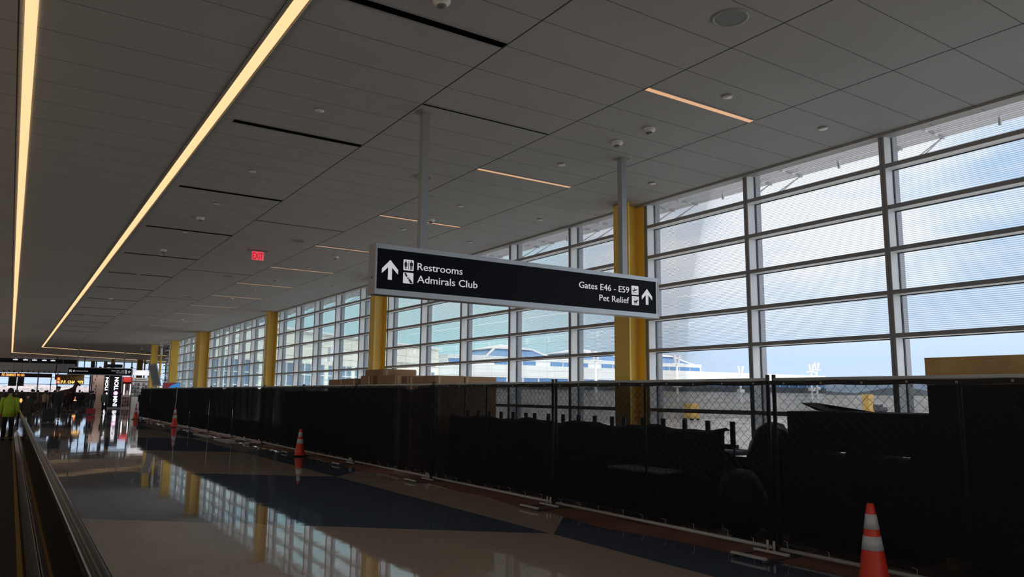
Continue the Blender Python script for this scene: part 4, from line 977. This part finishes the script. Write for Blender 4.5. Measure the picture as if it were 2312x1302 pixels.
# bulkhead above the restaurant
r=root('bulkhead',(-0.7,94.2,3.5),'long grey bulkhead band above the takeaway sign','bulkhead'); o=r.location
b=MB(o); b.box(-7,5.65,94.0,94.5,3.52,4.50); b.build('band',mat('bulkhead_grey',(0.52,0.56,0.60),0.6),r)
b=MB(o)
b.box(-7,5.65,94.1,94.4,4.50,4.54); b.build('top_edge',trimgrey,r)
b=MB(o)
for x in (-4.5,-1.5,1.5,4.5): b.box(x-0.03,x+0.03,94.2,94.26,4.54,CZ-0.001)
b.build('hanger',galv,r)
for i,x in enumerate([-0.75,-0.27,0.2,0.88,1.38,1.86,2.34,2.82,3.30,3.78,4.26]):
    b=MB(o); b.tube([(x,94.0,3.69),(x+0.03,93.88,3.60)],0.05,8); b.build('spotlight',black,r)
b=MB(); b.box(-7,6.0,96.4,96.6,4.3,CZ-0.001); struct(b.build('trim_4',mat('dark_void',(0.02,0.02,0.022),0.9)),'dark recess above the bulkhead')
for i,x in enumerate([0.0,0.9,1.7,2.6,3.4]):
    b=MB(); b.box(x,x+0.42,95.4,95.5,4.83,4.93); b.box(x+0.2,x+0.22,95.44,95.46,4.93,CZ-0.0005); tag(b.build('strip_fixture',mat('white_fixture',(0.9,0.9,0.9),0.5,emit=(0.8,0.85,1),es=0.9)),'small white light above the grey bulkhead, %s from the left'%['first','second','third','fourth','last'][i],'ceiling light','small white lights above the bulkhead')
r=root('restaurant_sign',(-0.6,93.85,3.0),'dark red fascia sign with glowing takeaway lettering at the far left','sign'); o=r.location
b=MB(o); b.box(-7,3.60,93.8,93.95,3.03,3.44); b.build('fascia',maroon,r)
text_part("P.F. CHANG'S",glowo,r,o,-0.83,3.13,1.18,0.25,93.799,bold=0.02,depth=0.03); text_part("TO GO",glowo,r,o,0.45,3.13,0.67,0.23,93.799,bold=0.02,depth=0.03)
b=MB(o); b.box(-3.0,-2.9,93.85,93.93,0,3.03); b.box(3.5,3.58,93.85,93.93,0.0,3.03); b.build('post',black,r)
r=root('restaurant_sign',(5.0,90.05,2.3),'ornate panel with glowing yellow restaurant lettering behind the horse statue','sign'); o=r.location
b=MB(o); b.box(3.70,6.32,90.0,90.12,2.76,3.32); b.build('upper_panel',mat('ochre_panel',(0.20,0.115,0.03),0.6,noise=0.6,nscale=3.5),r)
b=MB(o); b.box(4.24,6.34,90.0,90.12,2.34,2.76); b.build('lower_panel',maroon,r)
text_part("P.F. CHANG'S",glowy,r,o,4.31,2.43,1.95,0.27,89.999,bold=0.02,depth=0.03)
b=MB(o); b.box(3.86,4.22,89.9,90.1,2.36,3.05); b.build('vertical_plaque',mat('red_plaque',(0.25,0.02,0.01),0.5,emit=(0.35,0.02,0.01),es=0.6),r)
b=MB(o)
for zc in (2.86,2.54):
    for q in ((-.12,.12,.09,.115),(-.09,.09,.02,.045),(-.12,.12,-.05,-.025),(-.015,.015,-.11,.12),(-.10,-.075,-.11,-.05),(.075,.10,-.11,-.05)): b.box(4.04+q[0],4.04+q[1],89.88,89.899,zc+q[2],zc+q[3])
b.build('strokes',glowo,r)
b=MB(o); b.box(3.72,3.80,90.02,90.1,3.32,CZ-0.001); b.box(6.2,6.28,90.02,90.1,3.32,CZ-0.001); b.build('hanger',black,r)
for i,(x0,x1) in enumerate(((-0.22,0.48),(0.54,1.12))):
    r=root('menu_board',((x0+x1)/2,92,2.1),['left','right'][i]+'-hand black menu board hanging before the far windows','menu board','menu boards'); o=r.location
    b=MB(o); b.box(x0,x1,92,92.08,2.10,3.0); b.build('screen',black,r)
    b=MB(o); b.tube([((x0+x1)/2,92.04,3.0),((x0+x1)/2,92.04,CZ-0.001)],0.012,6); b.build('drop_rod',black,r)
r=root('takeaway_counter',(-1.2,92.6,0),'dark takeaway counter under the menu boards','counter'); o=r.location
b=MB(o); b.box(-4,0.9,92.3,93.1,0.0,1.05); b.build('front',mat('counter_dark',(0.03,0.022,0.018),0.5),r)
b=MB(o); b.box(-4,0.95,92.25,93.15,1.05,1.10); b.build('worktop',mat('counter_top',(0.10,0.075,0.06),0.3),r)
r=root('marker_lamp',(0.37,33.3,0),'small orange glowing lamp on a thin post beside the end of the moving walkway','lamp'); o=r.location
b=MB(o); b.tube([(0.37,33.3,0),(0.37,33.3,1.22)],0.014,8); b.lathe([(0.0,0.0),(0.10,0.0),(0.10,0.02),(0.0,0.03)],(0.37,33.3,0.0),14); b.build('post',black,r)
b=MB(o); b.lathe([(0.02,1.22),(0.04,1.25),(0.046,1.30),(0.036,1.35),(0.015,1.37),(0,1.37)],(0.37,33.3,0),12); b.build('shade',mat('lantern_glow',(0.9,0.6,0.2),0.5,emit=(1,0.42,0.10),es=1.3),r)
r=root('floor_lamp',(5.38,85,0),'small glowing red and yellow lamp in the middle of the crowd','lamp'); o=r.location
b=MB(o); b.tube([(5.38,85,0),(5.38,85,0.72)],0.02,8); b.lathe([(0,0),(0.15,0),(0.15,0.03)],(5.38,85,0),12); b.build('post',black,r)
b=MB(o); b.box(5.20,5.56,84.95,85.05,0.72,0.80); b.build('tray_glow',mat('lamp_yellow',(0.9,0.6,0.3),0.5,emit=(1,0.65,0.25),es=2.2),r)
b=MB(o); b.lathe([(0.06,0.80),(0.07,0.95),(0.04,1.1),(0,1.15)],(5.38,85,0),12); b.build('red_shade',mat('lamp_red',(0.8,0.1,0.05),0.5,emit=(1,0.10,0.03),es=1.8),r)
# horse statue
def horse():
    r=root('horse_statue',(3.75,70.6,0),'dark brown horse statue with raised head behind the man in the cap','statue'); o=r.location
    n={'rump':((-0.75,0,1.35),0.405,0.351),'belly':((-0.15,0,1.30),0.446,0.378),'chest':((0.42,0,1.42),0.405,0.338),'n1':((0.62,0,1.78),0.257,0.203),'n2':((0.70,0,2.10),0.176,0.149),'poll':((0.68,0,2.34),0.149,0.121),'face':((0.88,0,2.22),0.128,0.101),'muz':((1.03,0,2.06),0.088,0.081),'earA':((0.62,0.05,2.48),0.034,0.027),'earB':((0.62,-0.05,2.48),0.034,0.027),'tail1':((-1.05,0,1.30),0.095,0.081),'tail2':((-1.15,0,0.75),0.081,0.068)}
    e=[('rump','belly'),('belly','chest'),('chest','n1'),('n1','n2'),('n2','poll'),('poll','face'),('face','muz'),('poll','earA'),('poll','earB'),('rump','tail1'),('tail1','tail2')]
    for s,t in ((-1,'L'),(1,'R')):
        n['hh'+t]=((-0.78,0.16*s,0.98),.14,.12); n['hk'+t]=((-0.94,0.17*s,0.60),.065,.06); n['hs'+t]=((-0.84,0.17*s,0.22),.05,.045); n['hf'+t]=((-0.78,0.17*s,0.15),.065,.06)
        n['fs'+t]=((0.42,0.15*s,1.02),.11,.10); n['fk'+t]=((0.50,0.15*s,0.62),.065,.06); n['fc'+t]=((0.44,0.15*s,0.25),.045,.042); n['ff'+t]=((0.48,0.15*s,0.15),.065,.06)
        e+=[('rump','hh'+t),('hh'+t,'hk'+t),('hk'+t,'hs'+t),('hs'+t,'hf'+t),('chest','fs'+t),('fs'+t,'fk'+t),('fk'+t,'fc'+t),('fc'+t,'ff'+t)]
    me=skin_mesh('body',n,e,'belly'); me.materials.append(mat('bronze_brown',(0.09,0.03,0.02),0.45))
    o_=bpy.data.objects.new('body',me); COL.objects.link(o_); o_.parent=r
    n={'a':((0.62,0,2.42),.06,.05),'b':((0.60,0,2.12),.09,.05),'c':((0.46,0,1.80),.11,.05)}
    me=skin_mesh('mane',n,[('a','b'),('b','c')],'b'); me.materials.append(mat('bronze_dark',(0.05,0.018,0.014),0.5)); o_=bpy.data.objects.new('mane',me); COL.objects.link(o_); o_.parent=r
    b=MB(); b.box(-1.15,0.9,-0.4,0.4,0.0,0.10,bev=0.01); b.build('plinth',black,r)
    r.rotation_euler=(0,0,-0.35)
horse()
# electronics shop
white_glow=mat('white_lit_letters',(0.9,0.9,0.9),0.5,emit=(0.92,0.86,1.0),es=1.25); pink_glow=mat('pink_lit_dot',(0.8,0.5,0.7),0.5,emit=(0.85,0.38,0.75),es=1.1)
darkpil=mat('glossy_black_panel',(0.008,0.009,0.013),0.25)
r=root('shop_pylon',(8.6,83.9,0),'tall black pylon with large white lit vertical lettering','sign'); o=r.location
b=MB(o); b.box(8.05,9.14,83.5,84.3,0.12,3.75); b.build('body',darkpil,r)
b=MB(o); b.box(8.0,9.2,83.45,84.35,0.0,0.12); b.build('plinth',alum,r)
text_part('INM',white_glow,r,o,8.83,0.22,0.98,0.34,83.499,rot90=True,bold=0.03,depth=0.03); text_part('TION',white_glow,r,o,8.83,1.76,1.26,0.34,83.499,rot90=True,bold=0.03,depth=0.03)
b=MB(o); b.prism(circle(8.66,1.48,0.20,24),'y',83.46,83.499); b.build('round_letter',pink_glow,r,fixn=True)
b=MB(o); b.prism(circle(8.69,1.46,0.11,20),'y',83.44,83.459); b.build('round_letter_core',white_glow,r,fixn=True)
r=root('shop_pylon',(8.3,88.3,0),'second black pylon with white lit lettering, partly hidden behind the larger pylon','sign'); o=r.location
b=MB(o); b.box(8.02,8.6,88.0,88.6,0.0,3.75); b.build('body',darkpil,r)
text_part('INM',white_glow,r,o,8.36,0.25,0.98,0.24,87.999,rot90=True,bold=0.03,depth=0.03); text_part('TION',white_glow,r,o,8.36,1.62,1.45,0.24,87.999,rot90=True,bold=0.03,depth=0.03)
b=MB(o); b.prism(circle(8.25,1.42,0.13,20),'y',87.96,87.999); b.build('round_letter',white_glow,r,fixn=True)
r=root('shop_display',(7.5,88.6,0),'pinkish beige display wall with dark slots left of the pylons','display'); o=r.location; bgm=mat('beige_display',(0.33,0.235,0.20),0.6)
b=MB(o); b.box(6.98,8.0,88.4,88.8,0.0,3.6); b.build('wall',bgm,r)
rnd=random.Random(5)
for i in range(9):
    z=0.4+i*0.33; x=7.05+rnd.uniform(0,0.25); b=MB(o); b.box(x,x+0.10,88.36,88.399,z,z+0.24); b.build('slot',mat('display_slot',(0.06,0.04,0.035),0.6),r)
b=MB(o); b.box(6.86,6.97,88.3,88.8,0.0,3.6); b.build('dark_end',darkpil,r)
r=root('product_stand',(9.75,83.9,0),'shop stand with a red header and white light tubes, right of the pylon','display'); o=r.location
b=MB(o); b.box(9.24,10.20,83.9,84.3,0.0,3.08); b.build('back',mat('stand_back',(0.05,0.03,0.03),0.6),r)
b=MB(o); b.box(9.26,10.16,83.6,83.899,2.58,3.08); b.build('header',red_m,r)
for x in (9.42,9.98):
    b=MB(o); b.box(x-0.05,x+0.05,83.80,83.899,1.31,2.38); b.build('light_tube',mat('tube_white',(1,1,1),0.5,emit=(0.95,0.92,1),es=1.3),r)
b=MB(o); b.prism([(9.58,1.31),(9.86,1.31),(9.78,1.75),(9.66,1.75)],'y',83.82,83.899); b.build('white_figure',devwhite,r,fixn=True)
b=MB(o); b.box(9.20,10.24,83.55,83.899,0.0,1.28); b.build('cabinet',mat('stand_white',(0.50,0.42,0.40),0.5),r)
for j in range(3):
    for i in range(4):
        x=9.28+i*0.215; z=0.20+j*0.33; b=MB(o); b.box(x,x+0.17,83.52,83.549,z,z+0.26); b.build('product_card',mat('product_card_%d'%((i+j)%3),[(0.10,0.03,0.03),(0.20,0.08,0.07),(0.06,0.03,0.03)][(i+j)%3],0.5),r)
r=root('accessory_stand',(9.1,70.2,0),'white stand with a pegboard of small hanging products, beside the end of the fence','display'); o=r.location
b=MB(o); b.box(8.42,9.72,70.2,70.6,0.0,2.80); b.build('back',mat('stand_grey',(0.20,0.20,0.21),0.6),r)
b=MB(o); b.box(8.42,9.90,70.0,70.5,3.00,3.42); b.build('top_sign',mat('stand_sign_glow',(0.55,0.57,0.62),0.5,emit=(0.45,0.48,0.60),es=0.25),r)  # sign face given a faint glow to brighten the stand
b=MB(o); b.box(8.5,8.56,70.3,70.4,2.8,3.0); b.box(9.6,9.66,70.3,70.4,2.8,3.0); b.build('bracket',galv,r)
b=MB(o); b.box(8.44,9.66,70.12,70.199,2.52,2.77); b.build('header',mat('stand_header',(0.32,0.31,0.32),0.5),r)
b=MB(o); b.prism(circle(8.70,2.65,0.05,14),'y',70.10,70.119); b.box(8.82,9.42,70.10,70.119,2.63,2.67); b.build('header_mark',black,r,fixn=True)
rnd=random.Random(11)
for j in range(4):
    for i in range(6):
        x=8.48+i*0.195; z=1.32+j*0.29; w=rnd.uniform(.09,.15); h=rnd.uniform(.15,.24); v=rnd.choice([0.05,0.12,0.25,0.45])
        b=MB(o); b.box(x,x+w,70.13,70.199,z,z+h,bev=0.01); b.build('hanging_pack',mat('pack_%d'%int(v*100),(v,v,v*1.02),0.4),r)
b=MB(o); b.box(8.46,9.70,69.95,70.199,0.0,1.20); b.build('cabinet',mat('stand_white2',(0.52,0.52,0.54),0.45),r)
def fill_shop_lamp(x,y,z,tx,ty,tz,w,label):  # lamps added to brighten the shop stands; none is seen there
    r=root('fill_spotlight',(x,y,z),label,'spotlight','added fill spotlights'); b=MB((x,y,z)); b.lathe([(0,0.10),(0.10,0.10),(0.12,0.0),(0.11,0.0)],(x,y,z),14); b.tube([(x,y,z+0.1),(x,y,CZ-0.001)],0.006,6); b.build('housing',black,r)
    ld=bpy.data.lights.new('fill_beam','SPOT'); ld.energy=w; ld.color=(1,0.93,0.88); ld.spot_size=1.7; ld.spot_blend=0.6; ld.shadow_soft_size=0.12
    lo=bpy.data.objects.new('fill_beam',ld); COL.objects.link(lo); lo.parent=r; lo.location=(0,0,-0.03)
    lo.rotation_euler=(Vector((tx,ty,tz))-Vector((x,y,z))).to_track_quat('-Z','Y').to_euler()
fill_shop_lamp(9.15,68.3,3.9,9.1,70.2,1.6,260,'added spotlight brightening the white accessory stand')
fill_shop_lamp(9.7,81.6,3.9,9.7,83.9,1.4,170,'added spotlight brightening the stand with the red header')
fill_shop_lamp(7.4,86.4,4.0,7.5,88.4,1.8,240,'added spotlight brightening the beige display wall')
r=root('gate_display',(7.5,75.05,3.7),'dark gate display hanging above the far overhead sign','display screen'); o=r.location
b=MB(o); b.box(6.92,8.16,75,75.15,3.72,4.02); b.build('screen',mat('navy_screen',(0.01,0.012,0.03),0.4),r)
b=MB(o); b.tube([(7.54,75.08,4.02),(7.54,75.08,CZ-0.001)],0.03,8); b.build('drop_rod',galv,r)
for x in (8.7,11.2):
    r=root('steel_column',(x+0.2,90.2,0),['yellow steel column at the far windows, left one, thin','yellow steel column with a pipe at the far windows, right one'][x>10],'column','yellow steel columns along the windows') ; o=r.location
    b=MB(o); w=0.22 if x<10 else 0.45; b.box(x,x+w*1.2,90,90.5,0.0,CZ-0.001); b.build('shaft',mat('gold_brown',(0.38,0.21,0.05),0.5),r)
    if x>10: b=MB(o); b.tube([(11.95,90.2,0),(11.95,90.2,CZ-0.001)],0.08,10); b.build('pipe',gold,r)
# far window wall
fb=MB()
x=-1.2; xs=[]
while x<24: xs.append(x); x+=1.84
for i,x in enumerate(xs): fb.box(x-0.06,x+0.06,98.4,98.6,1.46,CZ-0.001)
for z in (1.46,2.33,3.12,4.25,CZ-0.06): fb.box(-1.2,24,98.42,98.58,z,z+0.055)
far=struct(fb.build('window_40',mat('far_mullion',(0.30,0.31,0.33),0.5)),'far window wall at the end of the hall')
gb=MB(); gb.box(-1.2,24,98.49,98.50,1.5,CZ-0.01); gb.build('glazing',M_clear,far)
gb=MB(); gb.box(-7,24,98.3,98.6,0.0,1.46); gb.build('sill',mat('dark_sill',(0.05,0.05,0.055),0.6),far)
gb=MB(); gb.box(-7,-1.26,98.4,98.6,1.461,CZ-0.001); struct(gb.build('wall_far',wallm))
gb=MB(); gb.box(7.45,7.85,98.2,98.39,0.0,CZ-0.001); gb.box(8.75,9.1,98.2,98.39,0.0,CZ-0.001); struct(gb.build('trim_5',mat('brown_pier',(0.12,0.08,0.06),0.7)),'brown piers in front of the far windows')

# ================================================================== OUTSIDE
apm=mat('apron_concrete',(0.55,0.55,0.54),0.9,noise=0.2,nscale=0.06)
b=MB(); b.box(-60,9.6,-60,58,-5.0,-4.5); b.box(9.6,1500,-700,1500,-5.0,-4.5); b.box(-900,9.6,58,1500,-5.0,-4.5)
ap=struct(b.build('ground',apm),'pale concrete airport apron')
wlk=panel_mat('cream_cladding',(0.80,0.77,0.68),2.9,1.05,0.06,(0.35,0.35,0.34))
blueglass=mat('blue_glazing',(0.13,0.21,0.33),0.25); wframe=mat('white_frame',(0.72,0.73,0.74),0.5)
rzw=math.atan2(EY,EX)
r=root('wing_building',(9.95,59.6,-4.5),'cream-clad airport wing with blue windows in white grids, seen through the glass at left','building',None,rzw)
b=MB(); b.box(0,43,0,0.4,8.9,11.75); b.build('parapet',wlk,r)
b=MB(); b.box(0,43,0.02,0.4,0.0,4.7); b.build('base_wall',wlk,r)
b=MB(); b.box(-0.3,43.3,-0.35,6,11.751,11.95); b.build('roof_edge',wframe,r)
b=MB(); b.box(43.0,43.4,0,20,0,11.75); b.build('end_wall',wlk,r)
for i in range(9):
    x=0.3+i*4.75
    b=MB(); b.box(x,x+4.2,0.12,0.16,4.71,8.89); g=b.build('window',blueglass,r)
    b=MB()
    for k in range(5): b.box(x+k*1.05-0.05,x+k*1.05+0.05,0.02,0.118,4.71,8.89)
    for k in range(5): b.box(x,x+4.2,0.03,0.117,4.71+k*1.04-0.045*(k>0),4.71+k*1.04+0.045)
    b.build('window_frame',wframe,g)
    b=MB(); b.box(x+4.2,x+4.75,0.0,0.4,4.7,8.9); b.build('pier',wlk,r)
# terminal
tp=panel_mat('white_cladding',(0.62,0.635,0.63),4.6,1.5,0.10,(0.42,0.45,0.46)); blue2=mat('sky_blue_glazing',(0.055,0.19,0.42),0.25)
tdark = panel_mat('pale_concrete_base',(0.50,0.50,0.49),9.0,2.2,0.16,(0.36,0.36,0.36),0.8)
r=root('terminal_building',(75,150,-4.5),'long white terminal building with blue window bands and pyramid glass roofs','building')
def bxl(b,x0,x1,y0,y1,z0,z1): b.box(x0-75,x1-75,y0-150,y1-150,z0+4.5,z1+4.5)
b=MB(); bxl(b,75,222.5,150,176,5.75,8.75); b.build('parapet',tp,r)
b=MB(); bxl(b,75,222.5,150.5,176,-4.5,4.75); b.build('base',tdark,r)
b=MB(); bxl(b,74.8,222.7,150.2,150.6,3.1,4.74); b.build('base_band',mat('lower_shade_band',(0.06,0.07,0.085),0.6),r)  # dark band paints the lower level's windows and shade as one colour
for i in range(32):
    x=75.4+i*4.6; b=MB(); bxl(b,x,x+4.0,150.3,150.7,4.76,5.74); b.build('window',blue2,r)
b=MB(); bxl(b,75,222.5,150.4,151,4.76,5.74); b.build('window_wall',wframe,r)
b=MB(); bxl(b,84,168.5,154,174,10.05,10.95); b.build('upper_parapet',tp,r)
b=MB(); bxl(b,84,168.5,154.2,174,8.76,10.05); b.build('upper_wall',wframe,r)
for i in range(20):
    x=84.3+i*4.2
    if i in (1,2,6,10): continue
    b=MB(); bxl(b,x,x+3.7,154.0,154.19,9.0,9.95); b.build('upper_window',blue2,r)
for cx in (105.0,130.5,155.5):
    def P3(x,y,z): return Vector((x-75,y-150,z+4.5))
    b=MB(); base=[P3(cx-9.5,155,10.95),P3(cx+9.5,155,10.95),P3(cx+9.5,173,10.95),P3(cx-9.5,173,10.95)]; top=[P3(cx-5.2,158.5,13.0),P3(cx+5.2,158.5,13.0),P3(cx+5.2,169.5,13.0),P3(cx-5.2,169.5,13.0)]
    V=[b.bm.verts.new(p) for p in base+top]
    for k in range(4): b.bm.faces.new((V[k],V[(k+1)%4],V[4+(k+1)%4],V[4+k]))
    b.bm.faces.new(V[4:]); b.bm.faces.new(V[3::-1]); b.build('pyramid_glazing',blue2,r,fixn=True)
    b=MB(); V=[b.bm.verts.new(p) for p in (P3(cx-6.0,157.8,13.0),P3(cx+6.0,157.8,13.0),P3(cx+6,170.2,13.0),P3(cx-6,170.2,13.0),P3(cx-6.0,157.8,13.25),P3(cx+6.0,157.8,13.25),P3(cx+6,170.2,13.25),P3(cx-6,170.2,13.25),P3(cx,164,14.6))]
    for q in ((3,2,1,0),(0,1,5,4),(1,2,6,5),(2,3,7,6),(3,0,4,7),(4,5,8),(5,6,8),(6,7,8),(7,4,8)): b.bm.faces.new([V[k] for k in q])
    b.build('pyramid_roof',wframe,r,fixn=True)
    b=MB()
    for sx in (-1,1):
        for sy in (0,1): b.tube([P3(cx+sx*9.9,155 if sy==0 else 173,10.9),P3(cx+sx*5.6,158.2 if sy==0 else 169.8,13.1)],0.30,6)
    b.build('hip_rib',wframe,r)
    b=MB(); bxl(b,cx-10.3,cx-9.6,154.6,173,10.951,11.2); bxl(b,cx+9.6,cx+10.3,154.6,173,10.951,11.2); b.build('kerb',wframe,r)
# floodlight masts
def mast(x,y,h,label):
    r=root('floodlight_mast',(x,y,-4.5),label,'light mast','apron floodlight masts'); b=MB(); 
    b.tube([(0,0,0),(0,0,h)],[0.45,0.28],10); b.build('pole',wframe,r)
    b=MB(); b.box(-1.9,1.9,-0.4,0.4,h-0.1,h+0.1); b.build('crossarm',wframe,r)
    for sx in (-1,1):
        b=MB(); b.prism([(sx*0.5-0.25,h+0.1),(sx*0.5+0.25,h+0.1),(sx*1.1+0.55,h+2.4),(sx*1.1-0.25,h+2.4)],'y',-0.2,0.2); b.build('lamp_bank',mat('lamp_bank_grey',(0.5,0.52,0.54),0.5),r,fixn=True)
    b=MB(); b.box(-1.0,1.0,-0.6,0.6,h*0.58,h*0.58+1.0); b.build('equipment_box',wframe,r)
    return r
mast(151.2,147.0,15.0,'white floodlight mast in front of the right-hand pyramid roof')
mast(177,147.0,12.8,'faint floodlight mast above the low roof, left of the window mullion')
mast(210.5,147.0,14.2,'left one of the pair of floodlight masts at the right end of the terminal')
mast(214.0,147.5,14.9,'right one of the pair of floodlight masts at the right end of the terminal')
mast(122.5,147.0,15.0,'white floodlight mast in front of the terminal, just left of the large yellow column')
m_=mast(19.2,52.0,14.5,'slim white mast close to the wing, seen through the windows left of the overhead sign'); m_.scale=(0.45,0.45,1.0)
b=MB(); rnd=random.Random(9); prev=None
for i in range(60):
    x=-150+i*6; h=4.6+rnd.uniform(-0.5,0.6)
    ring=[b.bm.verts.new((x,y,z)) for y,z in ((500,-4.5),(502,h*0.6),(506,h),(516,h*0.9),(520,-4.5))]
    if prev:
        for k in range(4): b.bm.faces.new((prev[k],prev[k+1],ring[k+1],ring[k]))
    prev=ring
tag(b.build('wooded_bank',mat('winter_trees_pinkish',(0.30,0.265,0.27),0.9,noise=0.4,nscale=0.5),fixn=True),'pale pinkish bank of bare winter trees beyond the far windows','trees',kind='stuff')
# tree line
b=MB(); rnd=random.Random(4); pts=[]
for i in range(61):
    t=i/60; x=330+t*260; y=240-t*330; pts.append((x,y,5.5+rnd.uniform(-1.5,1.5)))
prev=None
for (x,y,h) in pts:
    ring=[b.bm.verts.new((x+dx,y+dy,z)) for dx,dy,z in ((-3,-3,-4.5),(-2,-2,h*0.5),(1,1,h),(8,6,h*0.8),(11,9,-4.5))]
    if prev:
        for k in range(4): b.bm.faces.new((prev[k],prev[k+1],ring[k+1],ring[k]))
    prev=ring
tag(b.build('tree_line',mat('distant_trees',(0.10,0.125,0.15),0.9),fixn=True),'dark line of distant trees beyond the apron','trees',kind='stuff')
b=MB(); b.prism([(300,236),(560,-90),(562,-88.5),(302,237.5)],'z',-4.5,3.0); tag(b.build('blast_fence',mat('pale_blast_fence',(0.50,0.50,0.49),0.8,noise=0.15,nscale=0.3),fixn=True),'pale low wall across the apron in front of the distant trees','wall')
yel=mat('equipment_yellow',(0.80,0.52,0.16),0.6)
for x,y,l in ((150,141,'yellow apron lift seen through the mesh just right of the large yellow column'),(262,160,'yellow apron lift seen through the mesh above the dark crate')):
    r=root('apron_lift',(x,y,-4.5),l,'vehicle','yellow apron lifts'); h=6.2*x/215
    b=MB(); b.box(-1.6,1.6,-1.6,1.6,0.5,1.6,bev=0.1); b.build('chassis',yel,r)
    for sx in (-1,1):
        for sy in (-1,1):
            b=MB(); b.tube([(sx*1.1,sy*1.25-0.2,0.5),(sx*1.1,sy*1.25+0.2,0.5)],0.5,14); b.build('wheel',black,r)
    b=MB(); b.box(-1.35,1.35,-1.2,1.2,1.6,h-2.0,bev=0.05); b.build('mast',yel,r)
    b=MB(); b.box(-1.5,1.5,-1.4,1.4,h-2.0,h,bev=0.1); b.build('cab',yel,r)
r=root('apron_vehicle',(300,180,-4.5),'dark vehicle parked on the apron, seen through the mesh','vehicle')
b=MB(); b.box(-6,6,-2,2,0.8,2.6,bev=0.3); b.box(-4,3,-1.8,1.8,2.6,3.6,bev=0.3); b.build('body',mat('dark_vehicle',(0.08,0.08,0.09),0.5),r)
for sx in (-3.8,3.8):
    b=MB(); b.tube([(sx,-2.0,0.7),(sx,2.0,0.7)],0.7,14); b.build('wheel',black,r)
